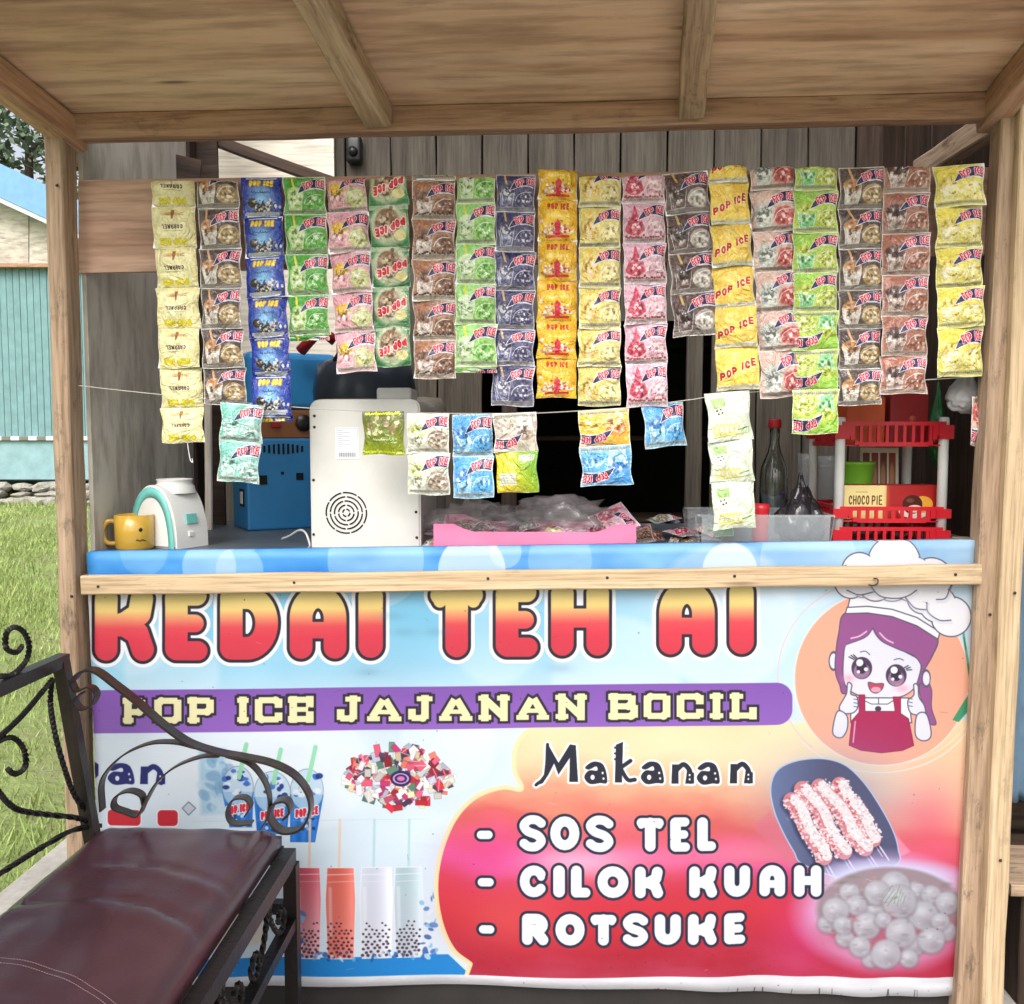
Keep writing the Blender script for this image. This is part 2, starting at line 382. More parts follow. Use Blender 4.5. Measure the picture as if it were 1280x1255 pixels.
# ------------------------------------------------------------------ the banner print, in photo pixels of the banner plane
WHITE = col(244, 246, 250); INK = col(38, 34, 48)
def paint_banner():
    cv = Canvas(96, 664, 1232, 1256, 2.0, col(212, 230, 244)); H, W = cv.H, cv.W
    X, Y = np.meshgrid(cv.xs, cv.ys)
    # sky blue upper field
    n1 = vnoise(H, W, (260, 120), 3, 3)
    t = np.clip((X - 100) / 1100, 0, 1)
    base = col(150, 210, 238) * (1 - t)[..., None] + col(205, 226, 242) * t[..., None]
    m = np.clip(1.25 - np.abs(X - 480) / 330, 0, 1) * np.clip(1.1 - np.abs(Y - 765) / 90, 0, 1)
    base = base * (1 - .75 * m[..., None]) + col(112, 192, 228) * .75 * m[..., None]
    lo = np.clip((Y - 830) / 90, 0, 1)[..., None]
    base = base * (1 - lo) + col(214, 232, 245) * lo
    base += ((n1 - .5) * .10)[..., None]
    cv.a[:] = base
    # the strip folded over the counter edge
    st = np.clip((722 - Y) / 4, 0, 1) * 1.0; tt = np.clip((X - 100) / 1120, 0, 1)
    strip = col(56, 150, 236) * (1 - tt ** 1.6)[..., None] + col(176, 212, 244) * (tt ** 1.6)[..., None]
    strip += ((vnoise(H, W, (120, 60), 3, 9) - .5) * .34)[..., None] * col(255, 200, 120)
    cv.a[:] = cv.a * (1 - st[..., None]) + strip * st[..., None]
    for x, y, r, a in ((262, 708, 34, .45), (300, 712, 30, .35), (590, 712, 42, .75), (632, 690, 20, .4), (700, 700, 40, .25), (912, 712, 34, .75), (470, 700, 60, .35), (180, 690, 30, .2), (1010, 700, 60, .3)):
        cv.ell(x, y, r, r, col(226, 240, 252), a, 1.2)
    for x, y, r, a in ((215, 840, 60, .3), (620, 800, 55, .25), (170, 800, 44, .2), (770, 850, 80, .3), (905, 770, 90, .35), (380, 960, 80, .35), (560, 930, 60, .3)):
        cv.ell(x, y, r, r, col(240, 247, 252), a, 9)
    # lower left: whiter panel, blue strip at the base
    cv.blob(250, 960, 170, 60, col(236, 243, 250), .7)
    cv.poly([(96, 1200), (340, 1196), (560, 1194), (590, 1222), (96, 1226)], col(18, 132, 212))
    cv.poly([(240, 1130), (330, 1128), (330, 1180), (225, 1185)], col(226, 216, 208), soft=6)
    # blue drinks
    z6 = lambda x, y: (240 + x / 3.368, 900 + y / 3.368)
    cv.poly([z6(30, 110), z6(140, 120), z6(150, 390), z6(40, 395)], col(160, 200, 226), alpha=.8, soft=6)
    for k in range(26):
        x, y = z6(40 + rng.random() * 120, 110 + rng.random() * 280); cv.ell(x, y, 5 + 6 * rng.random(), 3 + 4 * rng.random(), col(200, 225, 240) if k % 2 else col(110, 160, 200), .55, 1.5, rot=rng.random() * 90)
    for (tx0, tx1, ty, bx0, bx1, by) in ((128, 262, 300, 160, 255, 450), (262, 418, 322, 275, 400, 478), (415, 556, 312, 415, 520, 512)):
        cx = (tx0 + tx1) / 2
        cv.poly([z6(tx0, ty), z6(tx1, ty), z6(bx1, by), z6(bx0, by)], lambda X, Y: col(36, 120, 214) + 0 * X[..., None] + (np.sin(X * .5) * .05)[..., None])
        dx, dy = z6(cx, ty - 20); cv.ell(dx, dy, (tx1 - tx0) / 6.9, 26, col(190, 218, 238), .8, 1, out=col(120, 140, 160), ow=.9)
        for k in range(16):
            x, y = z6(cx + rng.uniform(-55, 55), ty + rng.uniform(-90, 10)); cv.ell(x, y, rng.uniform(2, 5), rng.uniform(2, 4), [col(20, 50, 130), col(60, 110, 200), col(232, 240, 248)][k % 3], .9, .8)
        x, y = z6(cx + 5, ty - 60); x2, y2 = z6(cx + 36, ty - 200); cv.line([(x, y), (x2, y2)], 5.5, col(150, 220, 180))
        for k in range(14):
            x, y = z6(cx + rng.uniform(-30, 30), ty + rng.uniform(90, 145)); cv.ell(x, y, 2.2, 2.2, [WHITE, col(26, 40, 90), col(180, 200, 230)][k % 3], .8, .6)
        gx, gy = z6(cx - 48, ty + 66); gx2, gy2 = z6(cx + 48, ty + 100)
        cv.glyphs(word('POP ICE', gx, gx2, gy - 1, gy2 - 1, 1.3, .2, slope=-.18), [(1.4, WHITE), (.2, col(214, 40, 60))])
    # heap of sweets
    pal = [col(206, 40, 60), col(244, 244, 244), col(238, 236, 226), col(232, 226, 220), col(226, 90, 120), col(150, 30, 50), col(236, 210, 170), col(90, 130, 110), col(196, 200, 220), col(235, 120, 100), col(80, 60, 90), col(240, 238, 236), col(190, 50, 110)]
    for k in range(240):
        r, a = math.sqrt(rng.random()), rng.random() * 6.283; x, y = z6(870 + 230 * r * math.cos(a), 250 + (150 if math.sin(a) < 0 else 125) * r * math.sin(a) * (1.0 - .25 * abs(math.cos(a))))
        w, h, q = rng.uniform(2.5, 8), rng.uniform(2, 5), rng.random() * 3.14
        P = [(x + math.cos(q) * w * sx - math.sin(q) * h * sy, y + math.sin(q) * w * sx + math.cos(q) * h * sy) for sx, sy in ((-1, -1), (1, -1), (1, 1), (-1, 1))]
        c = np.clip(pal[int(rng.integers(len(pal)))] * rng.uniform(.85, 1.15), 0, 1); cv.poly(P, c, out=c * .72, ow=.5)
        if k % 3 == 0: cv.line([P[0], P[2]], 1.0, WHITE, .7)
    x, y = z6(880, 245); cv.ell(x, y, 13, 10, col(40, 26, 84)); cv.ell(x, y, 9, 6, None, out=col(200, 160, 220), ow=1.6); cv.ell(x, y, 5, 3, col(220, 120, 180))
    # bubble tea glasses
    for (x0, x1, ct, cb) in ((428, 550, (206, 74, 92), (226, 168, 176)), (560, 694, (222, 98, 84), (232, 122, 110)), (705, 850, (214, 218, 236), (224, 228, 240)), (846, 976, (180, 206, 214), (196, 208, 222))):
        (a, t0), (b, b0) = z6(x0, 618), z6(x1, 1000); cx = (a + b) / 2; hw = (b - a) / 2
        g = lambda X, Y, ct=ct, cb=cb, t0=t0, b0=b0, cx=cx, hw=hw: (col(*ct) * (1 - np.clip((Y - t0) / (b0 - t0), 0, 1))[..., None] + col(*cb) * np.clip((Y - t0) / (b0 - t0), 0, 1)[..., None]) + (np.clip(np.abs(X - cx + 6) / hw, 0, 1) ** 2 * .16 - .04)[..., None]
        sx = cx + rng.uniform(-4, 5)
        cv.line([(sx, 1024), (sx - 1, 1086)], 3.2, col(240, 206, 180) if x0 < 700 else col(176, 216, 218), .85)
        cv.poly([(a + 3, t0), (b - 3, t0), (b - 1, t0 + 40), (b - 3, b0), (a + 4, b0), (a + 1, t0 + 40)], g, out=col(236, 236, 244), ow=1.2, alpha=.95)
        cv.line([(a + 3, t0 + 9), (b - 3, t0 + 8)], 1.3, WHITE, .55); cv.line([(a + 4, t0 + 18), (b - 3, t0 + 17)], 1.0, WHITE, .4)
        cv.line([(a + 7, t0 + 26), (a + 8, b0 - 30)], 4, WHITE, .35, soft=2)
        for row in range(10):
            for k in range(5):
                y = b0 - 3 - row * 4.6
                if row > 7 and rng.random() < .5: continue
                cv.ell(a + 5 + (k + .5 * (row % 2)) * (hw * 2 - 8) / 5 + rng.uniform(-1, 1), y + rng.uniform(-1, 1), 2.1 - row * .08, 1.9 - row * .08, col(58, 34, 48), .9, .6)
    for k in range(70):
        x, y = z6(*[(425 + rng.random() * 45, 790 + rng.random() * 210), (965 + rng.random() * 60, 730 + rng.random() * 260), (420 + rng.random() * 640, 975 + rng.random() * 28)][k % 3])
        cv.ell(x, y, rng.uniform(1.5, 6), rng.uniform(1, 4), [col(24, 70, 150), col(120, 180, 226), col(226, 238, 248), col(50, 110, 190)][k % 4], .75, .8, rot=rng.random() * 180)
    cv.line([z6(0, 425), z6(1000, 415)], .6, col(180, 200, 220), .6)
    # the red cloud on the right
    cloud = cr2([(668, 905), (646, 930), (643, 962), (652, 986), (628, 984), (594, 996), (568, 1024), (551, 1066), (545, 1110), (551, 1154), (566, 1188), (588, 1206)], 6, False) + [(582, 1223), (1232, 1226), (1232, 900)]
    stops = [(900, (244, 222, 176)), (945, (244, 214, 172)), (985, (236, 168, 134)), (1020, (216, 96, 92)), (1050, (220, 84, 112)), (1072, (222, 76, 140)), (1100, (206, 52, 76)), (1150, (200, 38, 54)), (1190, (178, 28, 52)), (1222, (176, 44, 72))]
    nz = vnoise(H, W, (150, 60), 4, 21)
    def redfill(X_, Y_):
        j0 = int(round((Y_[0, 0] - cv.y0) * cv.sc - .5)); i0 = int(round((X_[0, 0] - cv.x0) * cv.sc - .5)); q = nz[j0:j0 + X_.shape[0], i0:i0 + X_.shape[1]]
        yy = Y_ + (q - .5) * 60 - np.clip((X_ - 900) / 300, 0, 1) * 50 * np.clip((1120 - Y_) / 80, 0, 1)
        c = np.stack([np.interp(yy, [s[0] for s in stops], [s[1][k] for s in stops]) for k in range(3)], -1) / 255.0
        return (c + ((q - .5) * .10)[..., None]).astype(np.float32)
    cv.poly(cloud, redfill)
    cv.line(cr2([(668, 905), (646, 930), (643, 962), (652, 986), (628, 984), (594, 996), (568, 1024), (551, 1066), (545, 1110), (551, 1154), (566, 1188), (588, 1206)], 6, False) + [(582, 1223)], 5.5, col(246, 226, 176))
    for x, y, rx, ry, c, a in ((720, 1078, 90, 22, (246, 200, 226), .75), (620, 1070, 50, 34, (226, 60, 150), .6), (640, 1150, 70, 40, (226, 92, 92), .5), (930, 1068, 120, 18, (236, 150, 170), .45), (1180, 960, 60, 60, (248, 196, 160), .8),
                               (1160, 1030, 46, 50, (232, 70, 110), .55), (860, 935, 160, 30, (248, 228, 186), .6), (1000, 1170, 40, 50, (206, 52, 130), .5), (1080, 1205, 120, 16, (190, 44, 84), .5), (760, 1010, 80, 26, (234, 150, 124), .5)):
        cv.blob(x, y, rx, ry, col(*c), a)
    # circle with the apron cook
    z4 = lambda x, y: (950 + x / 3.879, 670 + y / 3.879)
    ccx, ccy = z4(588, 690)
    cv.line(arc(ccx - 8, ccy - 4, 122, 118, 130, 262, 40), 1.3, col(236, 196, 196)); cv.line(arc(ccx - 2, ccy + 6, 128, 112, 20, 140, 40), 1.6, col(250, 226, 208)); cv.line(arc(ccx + 2, ccy + 2, 122, 106, 15, 120, 40), 1.0, col(250, 226, 208))
    cv.ell(ccx, ccy, 109, 109, col(241, 172, 144), out=col(246, 226, 214), ow=1.4)
    for k in range(9):                                                        # palm leaf behind the rim
        x0, y0 = z4(1010 + k * 3, 640 + k * 22); cv.line([(x0, y0), z4(960 + k * 9, 300 + k * 64)], 2.4, col(40, 130, 92) if k % 2 else col(90, 170, 140), .9)
    cv.poly([z4(930, 890), z4(985, 800), z4(1012, 760), z4(1012, 840), z4(960, 900)], col(60, 150, 110))
    LN = col(84, 84, 104); LW = 1.5
    P = lambda pts: [z4(*p) for p in pts]
    hair = col(150, 82, 142); skin = col(226, 226, 240); cw = col(240, 240, 246); sh = col(206, 208, 226)
    cv.poly(P([(790, 680), (830, 740), (830, 830), (852, 910), (810, 900), (790, 820), (770, 740)]), hair, LN, 1.2, smooth=True)   # ponytail
    cv.ell(*z4(355, 605), 5.5, 11, skin, out=LN, ow=LW); cv.ell(*z4(805, 690), 5, 10, skin, out=LN, ow=LW)
    cv.poly(P([(415, 370), (380, 470), (365, 580), (365, 660), (385, 720), (410, 765), (520, 700), (640, 700), (770, 720), (790, 660), (835, 580), (862, 500), (800, 440), (600, 380)]), hair, LN, LW, smooth=True)
    face = P([(545, 450), (500, 495), (420, 520), (404, 590), (404, 690), (430, 745), (500, 780), (590, 790), (680, 780), (740, 745), (768, 690), (776, 610), (700, 560), (600, 510)])
    cv.poly(face, skin, LN, LW, smooth=True)
    cv.poly(P([(545, 440), (510, 490), (415, 530), (395, 600), (380, 560), (400, 420), (520, 400)]), hair, smooth=True)
    cv.poly(P([(545, 440), (580, 505), (660, 545), (740, 575), (785, 625), (810, 600), (850, 500), (700, 430), (600, 400)]), hair, smooth=True)
    cv.line(P([(548, 445), (510, 490), (420, 525)]), 1.2, LN, smooth=True); cv.line(P([(548, 445), (585, 505), (660, 545), (745, 580), (785, 630)]), 1.2, LN, smooth=True)
    cv.line(P([(440, 495), (480, 485), (515, 462)]), 1.8, col(232, 196, 226), smooth=True); cv.line(P([(580, 470), (610, 500), (645, 518)]), 1.8, col(232, 196, 226), smooth=True)
    for ex, ey in ((493, 640), (660, 676)):
        cv.ell(*z4(ex, ey), 13, 14, col(74, 56, 84)); cv.ell(*z4(ex, ey + 14), 10, 9.5, col(150, 118, 150)); cv.ell(*z4(ex, ey), 6.5, 7, col(52, 38, 62))
        cv.ell(*z4(ex - 10, ey - 26), 4.4, 4.4, WHITE); cv.ell(*z4(ex + 20, ey + 6), 2.4, 2.4, WHITE); cv.ell(*z4(ex - 16, ey + 18), 2, 2, WHITE)
    for q in ([(430, 585), (455, 598)], [(440, 578), (462, 594)], [(452, 575), (468, 590)], [(735, 648), (712, 650)], [(728, 636), (708, 644)], [(718, 628), (700, 638)]): cv.line(P(q), 1.3, INK)
    cv.line(P([(485, 562), (510, 558), (532, 575)]), 1.2, LN, smooth=True); cv.line(P([(650, 600), (675, 594), (695, 602)]), 1.2, LN, smooth=True)
    cv.blob(*z4(430, 690), 7, 5, col(236, 170, 190), .8); cv.blob(*z4(690, 740), 9, 5, col(236, 170, 190), .8)
    cv.poly(P([(525, 710), (560, 716), (598, 716), (590, 745), (562, 762), (535, 748)]), col(190, 70, 96), LN, 1.2, smooth=True); cv.ell(*z4(562, 745), 6, 3.4, col(246, 160, 180))
    cv.poly(P([(440, 785), (720, 785), (735, 905), (440, 905)]), cw, LN, LW)                                      # shirt
    cv.line(P([(500, 795), (540, 815), (575, 815)]), 1.2, LN); cv.line(P([(650, 795), (620, 815), (575, 815), (575, 790)]), 1.2, LN); cv.ell(*z4(573, 838), 4, 3.4, col(70, 60, 76))
    ap = col(170, 36, 84)
    cv.poly(P([(480, 770), (508, 770), (510, 850), (655, 850), (645, 780), (682, 780), (682, 860), (720, 885), (745, 1015), (690, 1040), (590, 1052), (490, 1040), (432, 1015), (445, 895), (480, 855)]), ap, col(120, 24, 60), .8)
    cv.line(P([(462, 900), (452, 1000)]), 1.8, col(230, 160, 186))
    for hand in ([(425, 712), (445, 722), (440, 765), (470, 780), (474, 830), (450, 858), (400, 858), (384, 830), (405, 790), (420, 760)], [(745, 720), (765, 725), (770, 780), (795, 820), (800, 860), (770, 868), (728, 855), (716, 800), (745, 770)]):
        cv.poly(P(hand), skin, LN, LW, smooth=True)
    for sl_ in ([(375, 850), (420, 870), (424, 930), (400, 975), (365, 972), (352, 940)], [(760, 868), (805, 862), (828, 950), (815, 985), (780, 990), (752, 960)]): cv.poly(P(sl_), skin, LN, LW, smooth=True)
    for y in (790, 808, 826): cv.line(P([(455, y), (474, y + 4)]), 1, LN); cv.line(P([(718, y - 4), (738, y)]), 1, LN)
    # hat
    cv.poly(P([(440, 280), (425, 340), (412, 375), (520, 372), (640, 390), (760, 435), (862, 500), (878, 430), (850, 360), (640, 250)]), cw, LN, LW)
    cv.poly(P([(420, 345), (412, 375), (520, 372), (640, 390), (760, 435), (862, 500), (872, 465), (760, 395), (640, 355), (520, 340)]), cw, LN, LW)
    for cx_, cy_, r_ in ((648, 130, 33), (480, 165, 22), (440, 220, 21), (500, 220, 20), (640, 215, 26), (830, 210, 27), (740, 210, 28), (925, 390, 25), (860, 330, 23), (790, 300, 20), (560, 230, 22)):
        cv.ell(*z4(cx_, cy_), r_, r_, cw, out=LN, ow=LW)
    for cx_, cy_, r_ in ((648, 134, 31), (490, 170, 20), (446, 222, 18), (520, 215, 19), (640, 208, 25), (826, 212, 25), (740, 206, 27), (922, 388, 23), (855, 325, 22), (795, 285, 19), (570, 222, 22), (700, 180, 26), (600, 180, 26)):
        cv.ell(*z4(cx_, cy_), r_, r_, cw)
    for q in ([(420, 262), (480, 285), (552, 270)], [(530, 235), (580, 290), (660, 302), (715, 290), (758, 262)], [(705, 300), (750, 348), (808, 358)], [(808, 322), (815, 370), (870, 408), (925, 408)], [(855, 308), (900, 300), (926, 240)]):
        cv.line(P(q), 1.5, LN, smooth=True); cv.line([(x + 1, y + 3) for x, y in P(q)], 3, sh, .5, smooth=True, soft=3)
    # skewers on a plate, bowl of meatballs
    z8 = lambda x, y: (920 + x / 3.536, 900 + y / 3.536)
    cv.blob(*z8(430, 330), 90, 60, col(120, 140, 190), .55)
    cv.poly([z8(70, 470), z8(150, 400), z8(320, 650), z8(240, 640)], col(206, 110, 130), alpha=.6, soft=4); cv.poly([z8(640, 430), z8(770, 580), z8(690, 620)], col(240, 150, 180), alpha=.7, soft=3)
    plate = [z8(*p) for p in [(152, 300), (180, 222), (262, 180), (380, 170), (480, 198), (560, 270), (630, 370), (690, 480), (716, 570), (705, 640), (500, 700), (300, 640), (255, 580), (205, 490), (168, 400)]]
    cv.poly(plate, lambda X, Y: col(84, 92, 128) + (np.clip((1010 - X) / 80, -.3, 1) * .18)[..., None] * col(120, 200, 255), col(170, 190, 226), 1.6, smooth=True)
    sk = vnoise(H, W, 3, 2, 5)
    for (a, b, rr) in (((455, 285), (610, 520), 11), ((375, 290), (565, 560), 10.5), ((300, 300), (470, 575), 10.5), ((245, 350), (385, 600), 10.5)):
        A, B = z8(*a), z8(*b); x, y = B; dx, dy = B[0] - A[0], B[1] - A[1]
        cv.line([B, (x + dx * .42, y + dy * .42)], 1.7, col(236, 226, 236)); cv.line([(x - 5, y), (x - 5 + dx * .35, y + dy * .35)], 1.2, col(220, 206, 226))
        W_ = [(A[0] + dx * t + 2.2 * math.sin(9 * t + a[0]), A[1] + dy * t + 1.5 * math.cos(7 * t)) for t in np.linspace(0, 1, 9)]
        cv.line([(x_ - 2, y_ + 3) for x_, y_ in W_], rr * 2 + 3, col(30, 34, 66), .6, soft=4); cv.line(W_, rr * 2, col(200, 128, 136)); cv.line([(x_ + 4, y_ - 1) for x_, y_ in W_], rr * 1.15, col(226, 216, 220))
        for k in range(300):
            t, o = rng.uniform(-.06, 1.06), rng.uniform(-1.12, 1.12); L = math.hypot(dx, dy); px, py = A[0] + dx * t - dy / L * o * rr * -1, A[1] + dy * t + dx / L * o * rr * -1
            cv.ell(px, py, rng.uniform(.8, 2), rng.uniform(.8, 1.6), [col(240, 232, 234), col(222, 204, 210), col(190, 70, 86), col(226, 190, 196), col(236, 228, 230)][k % 5] if o < -.1 else [col(246, 242, 244), col(222, 208, 214), col(196, 180, 188), col(240, 234, 238)][k % 4], .85, .5)
    bx, by = z8(680, 840)
    cv.ell(bx - 4, by + 2, 106, 68, col(216, 186, 236), .85, 26); cv.ell(bx + 2, by - 40, 84, 20, col(206, 220, 248), .8, 14)
    cv.ell(bx, by, 92, 54, col(150, 130, 138), .95, 4); cv.ell(bx, by + 26, 86, 30, col(186, 70, 100), .7, 12)
    for k in range(60): cv.ell(bx + rng.uniform(-80, 80), by + rng.uniform(-42, 20), rng.uniform(2, 9), rng.uniform(1, 3), [col(110, 120, 110), col(190, 150, 130), col(176, 176, 190)][k % 3], .4, 2)
    for x, y, r in ((500, 760, 44), (790, 760, 50), (860, 770, 44), (400, 900, 38), (480, 960, 40), (780, 990, 50), (930, 930, 42), (610, 840, 46), (760, 860, 50), (590, 1050, 36), (760, 1050, 40), (700, 730, 66), (620, 760, 55), (530, 815, 46), (440, 840, 58), (930, 805, 52), (825, 860, 66), (720, 800, 74), (470, 905, 40), (900, 885, 40), (575, 905, 60), (650, 880, 36), (860, 968, 58), (545, 995, 46), (725, 938, 66), (660, 1030, 66)):
        x, y = z8(x, y); r /= 3.536
        cv.ell(x, y + 1.5, r + 1.5, r + 1, col(112, 104, 112), .55, 5); cv.ell(x, y, r, r * .96, col(176, 176, 186), .9, 4); cv.blob(x - r * .15, y - r * .3, r * .5, r * .4, col(206, 208, 218), .75); cv.blob(x + r * .3, y + r * .5, r * .5, r * .35, col(138, 130, 142), .55)
        for k in range(10): cv.ell(x + rng.uniform(-.7, .7) * r, y + rng.uniform(-.7, .7) * r, rng.uniform(1, 3), rng.uniform(.8, 2), [col(150, 150, 158), col(214, 216, 224), col(164, 150, 140)][k % 3], .3, 2)
    for k in range(70): cv.ell(bx + rng.uniform(-84, 84), by + rng.uniform(-40, 44), rng.uniform(1, 5), rng.uniform(.8, 2), [col(104, 112, 100), col(196, 170, 150), col(206, 208, 216), col(150, 100, 110)][k % 4], .3, 1.5)
    for k in range(8): cv.line([z8(640 + k * 14, 800 + (k % 3) * 10), z8(690 + k * 8, 730 + (k % 4) * 16)], .9, col(110, 132, 104), .7)
    # lettering: main name
    fillg = lambda X, Y: np.stack([np.interp(Y + (X - 114) * .011, [740, 764, 786, 800, 830], c) for c in ((247, 243, 226, 222, 206), (228, 212, 74, 58, 56), (150, 128, 84, 78, 74))], -1).astype(np.float32) / 255
    sl = -.0112
    big = [('K', 115, 197), ('E', 203, 266), ('D', 272, 352), ('A', 359, 437), ('I', 443, 484), ('T', 533, 609), ('E', 616, 678), ('H', 685, 765), ('A', 820, 897), ('I', 906, 947)]
    items = []
    for ch, a, b in big:
        o = (a - 115) * sl; r = 15.4 if ch != 'I' else 16.5
        items.append((ch, a + 2.5, b - 2.5, 733 + o, 827 + o, r))
    cv.glyphs(items, [(7.0, WHITE), (2.6, INK), (-1.2, fillg)])
    # purple band with the second line
    bs = -.0120
    band = [(96, 863)] + arc(970, 871.6, 20, 19, -90, 0, 8) + arc(970, 886.5, 20, 19, 0, 90, 8) + [(96, 917)]
    cv.poly(band, lambda X, Y: col(138, 92, 184) + ((Y - 885) * .0008)[..., None])
    bx_ = lambda z: 100 + z / 2.783
    cx_ = lambda z: 520 + z / 2.783
    L2 = [('P', bx_(140), bx_(236)), ('O', bx_(252), bx_(362)), ('P', bx_(366), bx_(476)), ('I', bx_(540), bx_(598)), ('C', bx_(602), bx_(712)), ('E', bx_(716), bx_(820)), ('J', bx_(888), bx_(988)), ('A', bx_(990), bx_(1128)), ('J', bx_(1136), bx_(1238)),
          ('A', cx_(72), cx_(206)), ('N', cx_(210), cx_(334)), ('A', cx_(340), cx_(472)), ('N', cx_(478), cx_(602)), ('B', cx_(660), cx_(778)), ('O', cx_(784), cx_(892)), ('C', cx_(898), cx_(1006)), ('I', cx_(1012), cx_(1076)), ('L', cx_(1080), cx_(1190))]
    cream = col(240, 233, 182); items = []
    for ch, a, b in L2:
        o = (a - 150) * -.0085; items.append((ch, a + 2.5, b - 2.5, 871.5 + o, 904.5 + o, 4.5))
    cv.glyphs(items, [(3.4, INK), (0.3, cream)], square=True)
    # menu
    z7 = lambda x, y: (540 + x / 2.783, 900 + y / 2.783)
    rows = [([('-', 145, 222), ('S', 295, 405), ('O', 402, 522), ('S', 526, 640), ('T', 700, 816), ('E', 818, 908), ('L', 912, 998)], 326, 462),
            ([('-', 148, 226), ('C', 296, 410), ('I', 414, 470), ('L', 474, 562), ('O', 566, 692), ('K', 696, 812), ('K', 884, 1000), ('U', 1006, 1116), ('A', 1130, 1238), ('H', 1250, 1364)], 496, 624),
            ([('-', 152, 228), ('R', 304, 414), ('O', 420, 540), ('T', 540, 652), ('S', 654, 760), ('U', 764, 874), ('K', 880, 998), ('E', 1006, 1102)], 662, 788)]
    for r_, yt, yb in rows:
        items = []
        for ch, a, b in r_:
            (xa, ya), (xb, yb_) = z7(a, yt), z7(b, yb); items.append((ch, xa + 3, xb - 3, ya + 3, yb_ - 3, {'-': 5.6, 'I': 7.6, 'S': 5.9, 'O': 6.6, 'C': 6.4}.get(ch, 7.0)))
        cv.glyphs(items, [(3.0, col(30, 36, 60)), (-0.3, col(232, 238, 248))])
    # heading in a quirky hand
    def quirky(shapes, ink, halo):
        for g, c in ((2.6, halo), (0, ink)):
            if c is None: continue
            for kind, pts, w in shapes:
                if kind == 'l': cv.line(pts, w + 2 * g, c, smooth=len(pts) > 2)
                elif kind == 'd' and g == 0: cv.ell(pts[0][0], pts[0][1], w, w * 1.2, halo if halo is not None else WHITE)
                elif kind == 'p': cv.poly(pts, c, c, 2 * g + .2)
    def ys(sh, y, f): return [(kd, [(a_, y + (b_ - y) * f) for a_, b_ in pp], w_) for kd, pp, w_ in sh]
    def small_a(x, y, k=1.0):
        return [('p', cr2([(x + 1 * k, y - 14 * k), (x + 10 * k, y - 19 * k), (x + 21 * k, y - 16 * k), (x + 25 * k, y - 1 * k), (x + 17 * k, y), (x + 6 * k, y + 1), (x, y - 5 * k), (x + 5 * k, y - 11 * k), (x + 14 * k, y - 11 * k), (x + 13 * k, y - 15 * k), (x + 5 * k, y - 12 * k)], 4), 0),
                ('d', [(x + 20 * k, y - 9 * k)], 1.3), ('d', [(x + 21 * k, y - 4 * k)], 1.3), ('d', [(x + 9 * k, y - 5 * k)], 2.6)]
    def small_n(x, y, k=1.0):
        return [('p', [(x, y), (x + 1, y - 18 * k), (x + 8 * k, y - 18 * k), (x + 8 * k, y)], 0), ('l', [(x + 6 * k, y - 13 * k), (x + 14 * k, y - 18 * k), (x + 21 * k, y - 12 * k), (x + 22 * k, y - 2)], 5.5 * k), ('p', [(x + 16 * k, y), (x + 18 * k, y - 12 * k), (x + 26 * k, y - 10 * k), (x + 26 * k, y)], 0), ('d', [(x + 21 * k, y - 8 * k)], 1.2), ('d', [(x + 21 * k, y - 4 * k)], 1.2)]
    Q = [('p', [z7(*p) for p in [(480, 85), (500, 88), (508, 215), (478, 215), (480, 130), (440, 190), (425, 150), (405, 190), (385, 220), (362, 228), (390, 190), (402, 82), (440, 150)]], 0), ('l', [z7(402, 85), z7(395, 190), z7(362, 226)], 4),
         ('p', [z7(*p) for p in [(640, 85), (664, 75), (660, 215), (636, 215)]], 0), ('l', [z7(655, 165), z7(690, 140)], 5), ('l', [z7(655, 165), z7(680, 205), z7(705, 205)], 5)]
    for y in (85, 105, 125): Q.append(('d', [z7(680, y)], 1.6)); Q.append(('l', [z7(636, y + 10), z7(655, y + 6)], 2.5))
    for fn, x_, y_, k_ in ((small_a, 530, 218, 1.14), (small_a, 726, 216, 1.14), (small_n, 832, 218, 1.08), (small_a, 920, 218, 1.14), (small_n, 1035, 218, 1.1)):
        X_, Y_ = z7(x_, y_); Q += ys(fn(X_, Y_, k_), Y_, 1.22)
    quirky(Q, col(34, 36, 52), col(250, 248, 246))
    z5 = lambda x, y: (x / 2.535, 760 + y / 2.535)
    quirky(small_a(*z5(342, 556), 1.35) + small_n(*z5(446, 556), 1.2) + [('p', [z5(296, 485), z5(312, 495), z5(312, 530), z5(296, 545)], 0)], col(36, 40, 110), col(226, 236, 246))
    for a, b in ((340, 450), (500, 568)): cv.rbox(*z5(a, 636), *z5(b, 690), 6, col(206, 40, 58), out=WHITE, ow=1.6)
    cv.poly([z5(600, 612), z5(622, 632), z5(600, 654), z5(580, 632)], col(200, 208, 220), col(120, 130, 150), 1.4)
    # bottom hem, dirt and scratches
    Xh, Yh = X, Y
    hem = np.clip((Yh - (1219 + .0015 * (Xh - 300))) * 1.5, 0, 1)
    cv.a[:] = cv.a * (1 - hem[..., None]) + (col(232, 234, 240) + ((vnoise(H, W, (90, 20), 4, 31) - .5) * .16)[..., None]) * hem[..., None]
    for k in range(170):
        x, y = rng.uniform(110, 1210), rng.uniform(735, 1240) if k % 3 else rng.uniform(1190, 1243)
        if k % 4: cv.ell(x, y, rng.uniform(.4, 1.1), rng.uniform(.4, .9), col(50, 46, 50), rng.uniform(.3, .9))
        else:
            q = rng.random() * 6.28; l = rng.uniform(3, 13); cv.line([(x, y), (x + l * math.cos(q), y + l * .6 * math.sin(q))], rng.uniform(.3, .7), col(70, 66, 72) if k % 8 else WHITE, rng.uniform(.3, .6))
    for k in range(22):
        x = rng.uniform(560, 1190); cv.line([(x, 1236), (x + rng.uniform(-3, 3), 1246)], rng.uniform(.6, 2), col(40, 38, 40), .7)
